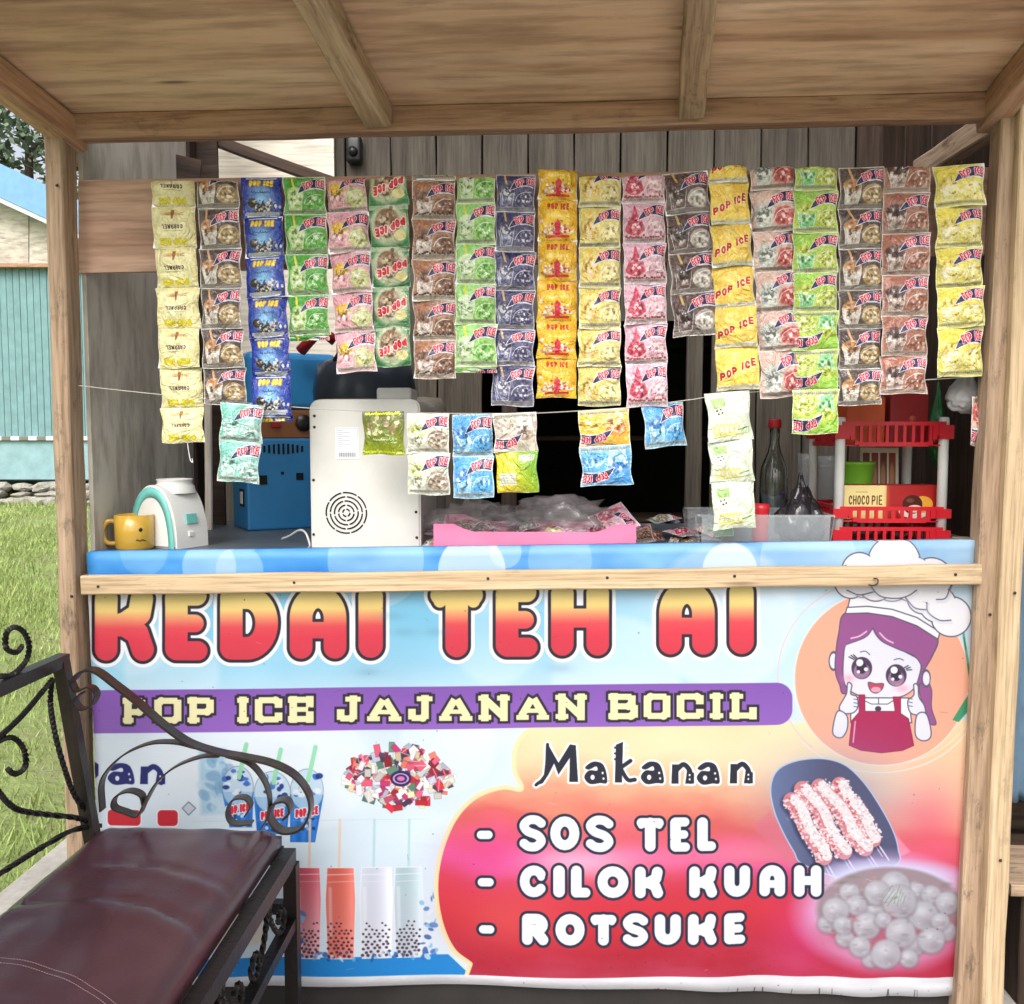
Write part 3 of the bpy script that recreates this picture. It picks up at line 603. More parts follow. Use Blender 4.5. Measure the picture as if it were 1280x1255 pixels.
    for k in range(5):
        x, y = [(490, 770), (505, 790), (545, 790), (700, 835), (460, 840)][k]; cv.blob(x, y, 16, 6, col(90, 130, 150), .22)
    fade = vnoise(H, W, (380, 260), 4, 77)
    cv.a[:] = np.clip(cv.a * (0.985 - .07 * fade[..., None]) + .012, 0, 1)
    p_ = np.pad(cv.a, ((1, 1), (1, 1), (0, 0)), 'edge')                       # ink spread of a cheap large-format print
    cv.a[:] = .36 * p_[1:-1, 1:-1] + .16 * (p_[:-2, 1:-1] + p_[2:, 1:-1] + p_[1:-1, :-2] + p_[1:-1, 2:])
    # fine horizontal print lines of the cheap banner
    cv.a *= (1 - .022 * (np.arange(H) % 5 == 0).astype(np.float32))[:, None, None]
    return cv.image('banner_print')
# ------------------------------------------------------------------ packet prints: 100 x 88 units each
RED = col(214, 44, 66); NAVY = col(34, 32, 84)
def arc_brand(cv, dark=NAVY, red=RED):
    top = cr2([(33, 40), (42, 25), (55, 12), (74, 5.5), (98, 6)], 5, False); bot = cr2([(98, 31), (82, 28), (65, 29), (50, 34), (33, 40)], 5, False)
    cv.poly(top + bot, dark, col(236, 232, 242), 1.3)
    for k, ch in enumerate('POP ICE'):
        if ch == ' ': continue
        u0 = k / 6; cx = 53 + u0 * 41; cy = 21.5 - 5.0 * math.sin(min(1, u0 * 1.2) * 1.57); th = math.radians(-26 * (1 - u0) ** 1.3 + 3); w = 5.6 if ch != 'I' else 0
        for g, c in ((1.1, col(250, 226, 232)), (0, red)):
            for pts_, rf in GLYPH[ch][0]:
                P = [(cx + (u - .5) * w * math.cos(th) - (v - .5) * 13 * math.sin(th), cy + (u - .5) * w * math.sin(th) + (v - .5) * 13 * math.cos(th)) for u, v in pts_]
                cv.line(P, 3.1 + 2 * g, c)
    cv.line([(64, 30.5), (80, 29.5), (95, 31.5)], 1.7, col(232, 232, 242), .9)
def splash(cv, x0, y0, x1, y1, light, dark, seed, cell=10, amt=.85):
    """photo-like froth: bright and dark clots from thresholded noise inside a soft ellipse"""
    n = vnoise(cv.H, cv.W, cell, 4, seed); n = (n - n.min()) / (n.max() - n.min()); X, Y = np.meshgrid(cv.xs, cv.ys)
    m = np.clip(1.6 - 1.6 * np.hypot((X - (x0 + x1) / 2) / ((x1 - x0) / 2), (Y - (y0 + y1) / 2) / ((y1 - y0) / 2)), 0, 1)
    for t, c in ((np.clip((n - .56) * 7, 0, 1), light), (np.clip((.42 - n) * 7, 0, 1), dark)):
        al = (t * m * amt)[..., None]; cv.a[:] = cv.a * (1 - al) + c * al
def speck(cv, amt, cell=3, seed=1):
    n = vnoise(cv.H, cv.W, cell, 2, seed); cv.a[:] = np.clip(cv.a + ((n - .5) * amt)[..., None], 0, 1)
def border(cv, c, w=2.4):
    cv.rbox(-3, -3, 103, 91, 1, None, out=c, ow=w * 2 + 3); cv.rbox(w, w, 100 - w, 88 - w, 1, None, out=c * .8, ow=.6)
def classic(bg1, bg2, glass, topc, scoop, edge, straw=None, swirl=False, dots=None, seed=1, base=(150, 148, 140)):
    cv = Canvas(0, 0, 100, 88, 2.2, col(*bg1)); r = np.random.default_rng(seed)
    X, Y = np.meshgrid(cv.xs, cv.ys); t = np.clip((X * .5 + Y * .7) / 100, 0, 1)[..., None]
    cv.a[:] = col(*bg1) * (1 - t) + col(*bg2) * t; speck(cv, .16, 9, seed)
    if straw: cv.line([(22, 4), (29, 38)], 5, col(*straw))
    if swirl:
        cv.poly([(6, 62), (10, 44), (18, 32), (27, 6), (34, 26), (46, 46), (48, 62), (28, 72)], col(*topc), smooth=True)
        for k in range(4): cv.line([(10 + k * 2, 58 - k * 13), (26, 62 - k * 13), (44 - k * 4, 52 - k * 12)], 2.4, col(*glass), .8, smooth=True)
    else:
        cv.poly([(6, 40), (48, 38), (42, 76), (14, 78)], col(*glass), col(236, 236, 236), 1.2, alpha=.9)
        cv.ell(27, 38, 21, 13, col(*topc), .95, 2); cv.line([(12, 44), (17, 72)], 3, WHITE, .5, soft=2)
    splash(cv, 2, 20, 52, 80, col(250, 248, 244), col(*topc) * .38, seed + 40, 15)
    cv.ell(74, 58, 25, 21, col(*scoop), .95, 2)
    splash(cv, 46, 34, 104, 86, col(250, 248, 240), col(*scoop) * .5, seed + 60, 13)
    cv.line(cr2([(50, 64), (56, 52), (70, 44), (90, 43)], 5, False), 1.6, col(244, 242, 238), .8)
    if dots:
        for k in range(16): cv.ell(6 + k * 5.8 + r.uniform(-1, 1), 74 + r.uniform(-3, 3), r.uniform(2, 4), r.uniform(2, 3), col(*dots), .9, .6)
    cv.rbox(3, 77, 97, 84, 1, col(*base), .75)
    for k in range(20): cv.line([(8 + k * 4.4, 80.5), (10 + k * 4.4, 80.5)], 1.6, col(90, 90, 84), .7)
    arc_brand(cv); speck(cv, .08, 2.5, seed + 5); border(cv, np.clip(col(*edge) * 1.06, 0, 1), 2.8); return cv
def squiggle(cv, x0, x1, y, h, c, w=1.2, seed=1):
    r = np.random.default_rng(seed); x = x0; 
    while x < x1:
        l = r.uniform(3, 8); cv.line(cr2([(x, y), (x + l * .3, y - h * r.uniform(.3, 1)), (x + l * .6, y + h * r.uniform(0, .4)), (x + l, y - h * r.uniform(0, .6))], 4, False), w, c); x += l + 1.5
def d_caramel():
    cv = Canvas(0, 0, 100, 88, 2.2, col(238, 226, 158)); speck(cv, .08, 14, 2)
    cv.rbox(8, 8, 92, 80, 3, col(240, 232, 176)); r = np.random.default_rng(3)
    for k in range(12): cv.poly([(x + 50, y + 72) for x, y in [(r.uniform(-30, 30), r.uniform(-6, 6)) for _ in range(3)]], [col(170, 110, 50), col(200, 160, 90), col(226, 200, 120)][k % 3], alpha=.7)
    cv.poly([(46, 80), (54, 80), (52, 60), (48, 62)], col(150, 90, 40), soft=1.5)
    cv.glyphs(word('CARAMEL', 26, 76, 40, 49, 1.1, .25), [(0, col(80, 54, 60))]); cv.line([(30, 36), (70, 36)], 1.2, col(150, 140, 110), .8)
    cv.glyphs(word('POP ICE', 20, 82, 8, 20, 2.2, .22), [(1, col(200, 180, 40)), (0, col(228, 214, 40))])
    speck(cv, .06, 3, 8); border(cv, col(244, 238, 196)); return cv
def d_cookie():
    cv = Canvas(0, 0, 100, 88, 2.2, col(28, 60, 168)); X, Y = np.meshgrid(cv.xs, cv.ys)
    g = np.exp(-((X - 50) / 30) ** 2 - ((Y - 48) / 34) ** 2)[..., None]; cv.a[:] = col(24, 44, 150) * (1 - g) + col(140, 196, 240) * g
    r = np.random.default_rng(5)
    cv.glyphs(word('POP ICE', 22, 80, 8, 22, 2.6, .2), [(1.6, col(180, 140, 30)), (0, col(248, 220, 90))]); squiggle(cv, 26, 74, 36, 5, col(30, 50, 110))
    cv.ell(26, 58, 12, 10, col(44, 40, 44)); cv.ell(26, 58, 12, 10, None, out=col(90, 86, 84), ow=1.5)
    for k in range(90): cv.ell(r.normal(54, 15), 76 - abs(r.normal(0, 11)), r.uniform(1.5, 5), r.uniform(1.2, 4), [col(60, 50, 50), col(226, 222, 216), col(170, 160, 150), col(40, 36, 38)][k % 4], .9, .8, rot=r.random() * 180)
    cv.rbox(8, 77, 92, 84, 1, col(176, 176, 168), .9); cv.line([(14, 3.5), (86, 3.5)], 2.2, col(226, 232, 244)); cv.line([(14, 85.5), (86, 85.5)], 2.2, col(226, 232, 244))
    speck(cv, .12, 4, 4); return cv
def d_gold():
    cv = Canvas(0, 0, 100, 88, 2.2, col(240, 190, 30)); n = vnoise(cv.H, cv.W, (70, 40), 3, 6)[..., None]; cv.a[:] = col(206, 140, 14) * (1 - n) + col(255, 218, 60) * n
    cv.glyphs(word('POP ICE', 24, 80, 8, 22, 2.2, .2), [(0, col(190, 60, 20))]); squiggle(cv, 26, 78, 37, 6, col(250, 222, 150), 1.6)
    r = np.random.default_rng(8)
    for k in range(70): cv.ell(r.normal(50, 17), 72 - abs(r.normal(0, 10)), r.uniform(2, 5), r.uniform(1.4, 4), [col(240, 226, 216), col(196, 40, 60), col(150, 130, 120), col(236, 220, 226)][k % 4], .9, .8)
    cv.poly([(44, 76), (42, 50), (50, 42), (58, 50), (56, 76)], col(206, 30, 56), soft=2); cv.line([(22, 78), (78, 78)], 5, col(206, 40, 40)); cv.line([(10, 72), (24, 76)], 4, col(150, 140, 140))
    speck(cv, .1, 5, 3); border(cv, col(246, 206, 70), 1.5); return cv
def d_diag(bg1, bg2, red, seed, subt=True, bottom=(206, 200, 170)):
    cv = Canvas(0, 0, 100, 88, 2.2, col(*bg1)); n = vnoise(cv.H, cv.W, 26, 3, seed)[..., None]; cv.a[:] = col(*bg1) * (1 - n) + col(*bg2) * n; r = np.random.default_rng(seed)
    for k in range(26): cv.ell(r.uniform(10, 92), r.uniform(8, 74), r.uniform(4, 12), r.uniform(3, 8), [col(*bg1) * 1.08, col(*bg2) * .92, col(252, 240, 170)][k % 3], .4, 3)
    its = word('POP ICE', 6, 92, 52, 68, 2.1, .22, slope=-.36); cv.glyphs(its, [(1.2, col(250, 240, 200)), (.2, col(*red))])
    cv.line(cr2([(40, 70), (52, 62), (60, 66), (72, 54), (88, 56)], 5, False), 1.6, col(200, 150, 60), .8)
    cv.rbox(0, 78, 100, 88, 0, col(*bottom)); cv.line([(4, 82), (34, 82)], 3, col(150, 148, 130), .8); cv.line([(60, 82), (96, 82)], 2.4, col(170, 170, 176), .8)
    speck(cv, .08, 3, seed + 1); border(cv, col(240, 232, 190), 1.4); return cv
def d_sugar():
    cv = d_diag((48, 132, 66), (40, 110, 60), (206, 40, 60), 14, bottom=(150, 180, 140)); r = np.random.default_rng(15)
    cv.ell(50, 46, 50, 44, col(206, 212, 180), .9, 12); cv.ell(52, 50, 32, 30, col(128, 90, 66), .95, 6)
    splash(cv, 10, 6, 92, 84, col(232, 224, 196), col(70, 44, 32), 77, 16)
    for k in range(14): cv.ell(r.normal(52, 14), r.normal(48, 16), r.uniform(2, 7), r.uniform(2, 5), [col(150, 110, 84), col(226, 214, 180), col(90, 60, 44), col(196, 170, 130)][k % 4], .75, 1.5)
    cv.ell(22, 24, 15, 11, col(226, 214, 150)); cv.glyphs(word('POP ICE', 8, 86, 44, 60, 2.3, .2, slope=-.32), [(2.4, col(246, 222, 214)), (.5, col(208, 30, 50))])
    border(cv, col(210, 236, 210), 1.6); return cv
def d_white():
    cv = Canvas(0, 0, 100, 88, 2.2, col(226, 236, 206)); n = vnoise(cv.H, cv.W, 30, 3, 9)[..., None]; cv.a[:] = col(214, 230, 200) * (1 - n) + col(240, 242, 226) * n
    cv.poly([(10, 12), (40, 10), (40, 26), (12, 30)], col(140, 190, 90), alpha=.7, soft=2)
    for x, y in ((18, 34), (26, 32), (30, 38), (22, 40)): cv.ell(x, y, 2.5, 2, col(60, 60, 50), .8)
    for k in range(5): cv.ell(18 + k * 11, 68, 6, 9, None, out=col(232, 222, 130), ow=3.4)
    cv.line([(12, 82), (88, 76)], 2, col(190, 190, 120)); cv.line([(66, 70), (88, 66)], 3, col(120, 170, 90)); speck(cv, .05, 4, 2); border(cv, col(238, 244, 222), 1.6); return cv
def d_back():
    cv = Canvas(0, 0, 100, 88, 2.2, col(150, 190, 40)); X, Y = np.meshgrid(cv.xs, cv.ys); g = np.clip((X - Y * .4) / 80, 0, 1)[..., None]; cv.a[:] = col(232, 206, 40) * (1 - g) + col(120, 176, 40) * g
    cv.rbox(8, 46, 50, 72, 2, col(236, 236, 214)); cv.rbox(58, 8, 92, 20, 0, col(236, 236, 226))
    for k in range(12): cv.line([(61 + k * 2.5, 9), (61 + k * 2.5, 19)], .7 + .6 * (k % 2), INK)
    for k in range(6): cv.line([(11, 50 + k * 3.6), (46, 50 + k * 3.6)], 1, col(140, 140, 120), .8)
    cv.line([(14, 20), (50, 30)], 3, col(240, 236, 120)); speck(cv, .06, 3, 6); border(cv, col(214, 226, 130), 1.6); return cv
def d_lime():
    cv = Canvas(0, 0, 100, 88, 2.2, col(120, 140, 30)); X, Y = np.meshgrid(cv.xs, cv.ys); r = np.random.default_rng(31)
    g = np.clip(Y / 88, 0, 1)[..., None]; cv.a[:] = col(86, 92, 40) * (1 - g) + col(150, 166, 30) * g
    for k in range(34): cv.ell(r.uniform(14, 86), r.uniform(12, 46), r.uniform(3, 8), r.uniform(3, 6), [col(206, 200, 150), col(150, 120, 90), col(226, 226, 190), col(110, 120, 50)][k % 4], .8, 1.2)
    cv.rbox(18, 52, 84, 62, 2, col(110, 130, 40)); squiggle(cv, 26, 76, 58, 4, col(214, 220, 170))
    for y in (6, 83): squiggle(cv, 8, 90, y, 5, col(214, 226, 30), 2.4, y)
    return cv
_designs = {
    'caramel': d_caramel, 'cookie': d_cookie, 'gold': d_gold, 'sugar': d_sugar, 'white': d_white, 'back': d_back, 'lime': d_lime,
    'mango': lambda: d_diag((246, 220, 96), (246, 200, 84), (196, 40, 30), 4),
    'sundae': lambda: classic((70, 56, 52), (110, 92, 80), (216, 206, 196), (196, 140, 90), (190, 160, 110), (232, 228, 222), seed=2, straw=(210, 160, 110)),
    'green': lambda: classic((70, 160, 60), (110, 176, 80), (186, 214, 130), (176, 214, 120), (96, 176, 70), (226, 240, 204), straw=(226, 214, 60), seed=3),
    'pink': lambda: classic((236, 170, 186), (226, 176, 170), (234, 160, 176), (244, 196, 70), (206, 210, 140), (246, 220, 226), seed=4),
    'brown': lambda: classic((160, 108, 82), (186, 150, 124), (206, 190, 182), (150, 110, 92), (140, 96, 76), (234, 226, 216), straw=(190, 120, 70), dots=(50, 36, 30), seed=5),
    'lightgreen': lambda: classic((140, 204, 110), (176, 214, 130), (196, 222, 170), (206, 226, 186), (120, 190, 80), (232, 244, 214), straw=(214, 214, 60), seed=6),
    'navy': lambda: classic((50, 48, 96), (110, 108, 140), (110, 112, 150), (70, 66, 100), (70, 68, 110), (226, 226, 236), straw=(206, 170, 110), seed=7),
    'vanilla': lambda: classic((236, 214, 110), (240, 226, 150), (244, 232, 186), (240, 196, 90), (244, 226, 150), (244, 240, 206), seed=8, swirl=True),
    'berry': lambda: classic((226, 176, 196), (226, 190, 200), (226, 96, 130), (206, 70, 96), (220, 170, 184), (240, 222, 230), swirl=True, seed=9, dots=(150, 50, 56)),
    'choc': lambda: classic((86, 60, 56), (110, 90, 86), (110, 86, 82), (70, 50, 46), (190, 180, 172), (226, 220, 216), straw=(206, 176, 100), seed=10),
    'cream': lambda: classic((226, 190, 178), (206, 176, 160), (214, 222, 214), (196, 200, 190), (206, 90, 90), (240, 228, 220), seed=11, base=(120, 110, 104)),
    'melon': lambda: classic((150, 206, 80), (196, 214, 90), (120, 206, 140), (190, 210, 70), (196, 210, 90), (230, 240, 190), seed=12),
    'mocha': lambda: classic((166, 100, 80), (176, 130, 112), (190, 170, 160), (90, 60, 56), (170, 110, 92), (232, 218, 210), seed=13),
    'durian': lambda: classic((240, 222, 80), (238, 226, 120), (244, 230, 140), (236, 210, 90), (240, 226, 130), (246, 240, 190), seed=14, base=(160, 160, 120)),
    'teal': lambda: classic((110, 190, 170), (160, 210, 200), (190, 226, 216), (120, 196, 180), (170, 214, 206), (220, 240, 236), seed=15),
    'milk': lambda: classic((222, 224, 190), (214, 214, 200), (226, 226, 210), (196, 206, 130), (170, 150, 130), (236, 236, 222), seed=16),
    'blue': lambda: classic((70, 150, 220), (120, 190, 236), (150, 206, 240), (60, 130, 206), (90, 170, 230), (210, 232, 246), seed=17),
    'beige': lambda: classic((216, 206, 190), (200, 186, 170), (226, 216, 206), (170, 150, 130), (190, 176, 160), (238, 234, 226), seed=18),
    'orange': lambda: classic((240, 180, 60), (244, 206, 90), (246, 190, 110), (236, 130, 50), (244, 196, 70), (244, 234, 206), seed=19),
}
def packet_material(name, cv, rough=0.2):
    m, nt, b = new_mat('packet_' + name); t = nt.nodes.new('ShaderNodeTexImage'); t.image = cv.image('print_' + name); t.extension = 'EXTEND'
    oi = nt.nodes.new('ShaderNodeObjectInfo')
    tint = ramp(nt, oi.outputs['Random'], [(0, (.9, .9, .9, 1)), (1, (1, 1, 1, 1))])
    nt.links.new(mixc(nt, 1.0, t.outputs[0], tint, 'MULTIPLY'), b.inputs['Base Color'])
    b.inputs['Roughness'].default_value = rough; b.inputs['Specular IOR Level'].default_value = 0.8
    v = tex_coord(nt, (1, 1, 1)); n1 = noise(nt, v, 24, 4, 0.55, 2.0); bump(nt, b, n1, 1.0, 0.014)
    return m
PACKET = {k: packet_material(k, f()) for k, f in _designs.items()}
foil_back = plain('packet_foil_back', C(206, 206, 204), 0.35, 0.6, 0.1)
def packet_mesh(seed, w=0.1, h=0.088, frac=1.0, over=0.0, flip=False, puff=0.013):
    """a filled, crimped packet: front pillow and flatter back; frac < 1 keeps the lower part, folded over a board at its top"""
    r = random.Random(seed); nx, nz = 8, 8; vs_, uv, fs = [], [], []
    ph = [r.uniform(0, 6.28) for _ in range(6)]
    hh = h * frac
    for side in (0, 1):
        for j in range(nz + 1):
            t = j / nz; tf = 1 - frac + frac * t                                    # tf runs over the whole packet
            for i in range(nx + 1):
                s = i / nx; e = 4 * s * (1 - s); q = max(0.0, min(1.0, (tf - .07) / .86)); p = (e ** .45) * (max(0, 4 * q * (1 - q)) ** .5)
                y = -puff * p * (1 if side == 0 else -.45)
                if side == 0: y += .0030 * p * (math.sin(9 * s + ph[0] + 5 * tf) + math.sin(13 * tf + ph[1] - 6 * s)) + .0016 * p * math.sin(24 * s + 11 * tf + ph[3]) + .0012 * math.sin(7 * s + ph[2]) * (1 - p)
                x = (s - .5) * w * (1 - .06 * q * (1 - q) * 4) + .0016 * math.sin(8 * tf + ph[4] + 2 * s) * (abs(s - .5) * 2); z = -hh * t - (.0014 * math.sin(6 * s + ph[5]) if j == nz else 0)
                if over > 0 and j == 0: y = over; z = .002
                if side == 1 and (i in (0, nx) or j in (0, nz)): y += .0008
                vs_.append((x, y, z)); u_, v_ = s, 1 - tf
                uv.append((1 - u_, 1 - v_) if flip else (u_, v_))
    n1 = (nx + 1) * (nz + 1); mats = []
    for side in (0, 1):
        o = side * n1
        for j in range(nz):
            for i in range(nx):
                a = o + j * (nx + 1) + i; f = (a, a + nx + 1, a + nx + 2, a + 1); fs.append(f if side == 0 else f[::-1]); mats.append(side)
    me = mesh_from(vs_, fs, True, uv); me.polygons.foreach_set('material_index', mats); return me
_pk = {}
def packet_data(design, variant, flip):
    key = (design, variant, flip)
    if key not in _pk:
        me = packet_mesh(variant * 13 + 1, flip=flip); me.materials.append(PACKET[design]); me.materials.append(foil_back); _pk[key] = me
    return _pk[key]
def strip(label, design, xt, xb, w0, w1, rows, Y, group, flips=(), sizes=None, designs=None, over=True, twist=0.0):
    """a run of joined packets: xt / xb left edge at the top and bottom row (photo px), w0 / w1 widths, rows the crimp lines"""
    y0, y1 = rows[0], rows[-1]; full = float(np.median(np.diff(rows)))
    top = at(xt + w0 / 2, y0, Y)
    e = empty('packet_strip', top, label, 'snack packets', group)
    for k in range(len(rows) - 1):
        a, b = rows[k], rows[k + 1]; tm = lambda y: (y - y0) / (y1 - y0)
        wl_ = w0 + (w1 - w0) * tm((a + b) / 2)
        A = at(xt + (xb - xt) * tm(a) + wl_ / 2, a, Y); B = at(xt + (xb - xt) * tm(b) + wl_ / 2, b, Y)
        d = (B - A); L = d.length; W = wl_ / ppm(Y); ang = math.atan2(d.x, -d.z)
        D = designs[k] if designs else design; fl = k in flips; fr = (b - a) / full
        if k == 0 and over and fr < .93:
            me = packet_mesh(k + int(xt), 0.1, 0.088, max(.12, fr), 0.03, fl); me.materials.append(PACKET[D]); me.materials.append(foil_back); sz = L / (0.088 * max(.12, fr))
        elif k == len(rows) - 2 and fr < .5:
            me = packet_mesh(k + int(xt), 0.1, 0.088, 1.0, 0.0, fl, .002); me.materials.append(PACKET[D]); me.materials.append(foil_back); sz = L / .088
            ul = me.uv_layers[0].data
            for lp in ul: lp.uv = (lp.uv[0], 1 - (1 - lp.uv[1]) * .18)
        else:
            me = packet_data(D, int(rng.integers(8)), fl); sz = L / .088
        M = Matrix.Translation(A + Vector((0, rng.uniform(-.004, .001), 0))) @ Matrix.Rotation(-ang, 4, 'Y') @ Matrix.Rotation(rng.uniform(-.13, .13) + twist, 4, 'Z') @ Matrix.Rotation(rng.uniform(-.07, .07), 4, 'X') @ Matrix.Diagonal((W / .1 * rng.uniform(.985, 1.01), 1, sz * 1.012, 1))
        o = obj('sachet', me, None, e, M)
    return e
# ------------------------------------------------------------------ materials of the place
M_beam = wood('beam_wood', C(150, 112, 90), C(188, 148, 122), C(208, 174, 148), stain=.3, mold=.3)
M_post = wood('post_wood', C(136, 112, 90), C(178, 152, 126), C(204, 180, 154), stain=.5, stain_col=C(92, 78, 66), mold=.55)
M_pale = wood('pale_timber', C(176, 150, 118), C(206, 180, 144), C(222, 198, 164), stain=.25, grain=(1.2, 40, 40), stain_col=C(120, 96, 70), mold=.25)
M_ply = wood('roof_plywood', C(184, 144, 116), C(220, 184, 154), C(236, 208, 182), grain=(.8, 8, 8), stain=.5, stain_col=C(134, 96, 76), mold=.12, big=2.6, bstr=.1)
M_board = wood('header_plywood', C(186, 148, 124), C(206, 168, 144), C(216, 182, 158), grain=(1.0, 14, 14), stain=.1, bstr=.05)
M_greyply = wood('weathered_plywood', C(186, 178, 164), C(212, 204, 190), C(226, 220, 206), grain=(1.4, 5, 5), stain=.6, stain_col=C(70, 64, 58), big=2.0, bstr=.2)
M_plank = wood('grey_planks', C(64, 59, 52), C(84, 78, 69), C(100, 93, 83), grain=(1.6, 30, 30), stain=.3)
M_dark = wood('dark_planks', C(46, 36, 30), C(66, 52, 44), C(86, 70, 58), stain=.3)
M_cream = wood('cream_board', C(226, 214, 196), C(238, 228, 212), C(246, 238, 224), grain=(1, 14, 14), stain=.05, bstr=.05)
M_counter = plain('counter_sheet', C(96, 104, 112), .45, 0, .2)
M_iron = plain('black_iron', C(44, 40, 40), .42, .7, .25, 90, .25)
M_iron2 = plain('brown_iron', C(74, 66, 62), .36, .75, .25, 90, .2)
M_white = plain('white_plastic', C(226, 226, 222), .38, 0, .06)
M_whitemetal = plain('white_sheet_metal', C(222, 220, 214), .45, .1, .08)
M_black = plain('black_plastic', C(18, 18, 20), .4, 0, .1)
M_opening_shade = plain('opening_shade', C(6, 6, 7), .95)  # near-black colour stands in for the shade inside slots and holes
M_blue = plain('blue_enamel', C(44, 124, 180), .38, 0, .1)
M_copper = plain('copper_panel', C(150, 98, 62), .4, .3, .2)
M_teal = plain('teal_plastic', C(116, 196, 188), .35)
M_yellow = plain('yellow_ceramic', C(196, 156, 58), .25, 0, .06, coat=.4)
M_pink = plain('pink_plastic', C(240, 130, 170), .35)
M_red = plain('red_plastic', C(200, 30, 44), .32, 0, .06)
M_green = plain('green_plastic', C(130, 200, 60), .35)
M_orange = plain('orange_card', C(226, 96, 40), .5)
M_redcard = plain('red_card', C(160, 30, 36), .4)
M_nail = plain('nail_steel', C(70, 60, 54), .5, .7)
def glassy(name, c, alpha, rough=.12, bs=.25):
    m, nt, b = new_mat(name); v = tex_coord(nt); b.inputs['Base Color'].default_value = c; b.inputs['Roughness'].default_value = rough; b.inputs['Alpha'].default_value = alpha
    b.inputs['Specular IOR Level'].default_value = .8; bump(nt, b, noise(nt, v, 26, 4), bs, .006); return m
M_clear = glassy('clear_plastic', C(200, 206, 210), .24); M_glass = plain('bottle_glass', C(226, 234, 230), .04, 0, .02, 20, .02, trans=1.0)
M_bag = glassy('thin_plastic_bag', C(170, 166, 168), .30, .12, .8); M_blackbag = plain('black_bag', C(40, 36, 40), .18, 0, .2, 30, .9)
M_greenbag = plain('green_bag', C(40, 110, 60), .25, 0, .2, 30, .6); M_whitebag = plain('white_bag', C(166, 164, 164), .35, 0, .2, 30, .8)

# ------------------------------------------------------------------ ground, floor slab, grass
FZ = -.09
def ground_h(x, y):
    t = min(1.0, max(0.0, (y - .3) / 7.7)); return -.17 + .68 * t * t * (3 - 2 * t)
gx = np.concatenate([np.linspace(-150, -14, 8), np.linspace(-12, 8, 41), np.linspace(10, 150, 8)]); gy = np.concatenate([np.linspace(-150, -8, 8), np.linspace(-6, 14, 41), np.linspace(18, 250, 8)])
gv = [(x, y, ground_h(x, y) + (random.uniform(-.02, .02) if -12 < x < 8 and -6 < y < 14 else 0)) for y in gy for x in gx]; nx_ = len(gx)
gf = [(j * nx_ + i, j * nx_ + i + 1, (j + 1) * nx_ + i + 1, (j + 1) * nx_ + i) for j in range(len(gy) - 1) for i in range(nx_ - 1)]
m, nt, b = new_mat('grassy_soil'); v = tex_coord(nt, rand=False)
nt.links.new(ramp(nt, noise(nt, v, 3.0, 8, .7), [(.3, C(130, 124, 92)), (.5, C(124, 138, 82)), (.75, C(150, 164, 100))]), b.inputs['Base Color']); b.inputs['Roughness'].default_value = .95; bump(nt, b, noise(nt, v, 30, 6), .8, .03)
tag(obj('ground', mesh_from(gv, gf, True), m), kind='structure')
m, nt, b = new_mat('concrete'); v = tex_coord(nt, rand=False)
c = mixc(nt, ramp(nt, noise(nt, v, 1.6, 7, .65), [(.35, (0, 0, 0, 1)), (.7, (1, 1, 1, 1))]), C(158, 154, 147), C(188, 184, 176)); c = mixc(nt, .5, c, ramp(nt, noise(nt, v, 40, 4), [(.3, (.6, .6, .6, 1)), (.6, (1, 1, 1, 1))]), 'MULTIPLY')
nt.links.new(c, b.inputs['Base Color']); b.inputs['Roughness'].default_value = .9; bump(nt, b, noise(nt, v, 25, 6), .4, .01); M_conc = m
tag(obj('floor', box_mesh(5.4, 7.0, .2, .01, 1), M_conc, None, T(1.30, -.9, FZ - .1)), kind='structure')
kerb = obj('kerb', box_mesh(.10, 7.0, .2, .012, 2), M_conc, None, T(-1.455, -.9, -.09)); tag(kerb, kind='structure')
N = 150000
bx = rng.uniform(-8.0, -1.52, N); by = 8.2 - 8.2 * rng.random(N) ** .75 * 1.05; ok = rng.random(N) < np.clip(1.5 - by / 9, .3, 1) * np.clip(.75 + .5 * np.sin(bx * 2.3 + 1.1 * np.sin(by * 1.9)) * np.sin(by * 2.7 + np.sin(bx * 3.1)), .12, 1); bx, by = bx[ok], by[ok]; N = len(bx)
t_ = np.clip((by - .3) / 7.7, 0, 1); bz = -.175 + .68 * t_ * t_ * (3 - 2 * t_); hgt = rng.uniform(.015, .055, N); an = rng.random(N) * 6.283; wd = rng.uniform(.0018, .004, N) * (1 + by * .12)
cl = np.sin(bx * 3.1 + by * 1.7) + np.sin(bx * 1.3 - by * 2.9); hgt *= 1 + .3 * cl; hgt[rng.random(N) < .03] *= 2.2
V = np.zeros((N, 3, 3)); lean = rng.uniform(-.6, .6, (N, 2)) * hgt[:, None]
V[:, 0] = np.stack([bx - np.cos(an) * wd, by - np.sin(an) * wd, bz], 1); V[:, 1] = np.stack([bx + np.cos(an) * wd, by + np.sin(an) * wd, bz], 1); V[:, 2] = np.stack([bx + lean[:, 0], by + lean[:, 1], bz + hgt], 1)
me = bpy.data.meshes.new('grass'); me.vertices.add(N * 3); me.loops.add(N * 3); me.polygons.add(N); me.vertices.foreach_set('co', V.ravel()); me.loops.foreach_set('vertex_index', np.arange(N * 3)); me.polygons.foreach_set('loop_start', np.arange(N) * 3); me.update()
m, nt, b = new_mat('grass_blades'); v = tex_coord(nt, rand=False)
nt.links.new(ramp(nt, noise(nt, v, 2.2, 8, .75), [(.3, C(120, 138, 76)), (.5, C(148, 168, 92)), (.72, C(192, 200, 134))]), b.inputs['Base Color']); b.inputs['Roughness'].default_value = .7; b.inputs['Subsurface Weight'].default_value = 0.0
tag(obj('grass', me, m), 'short green lawn beside the stall', 'grass', kind='stuff')

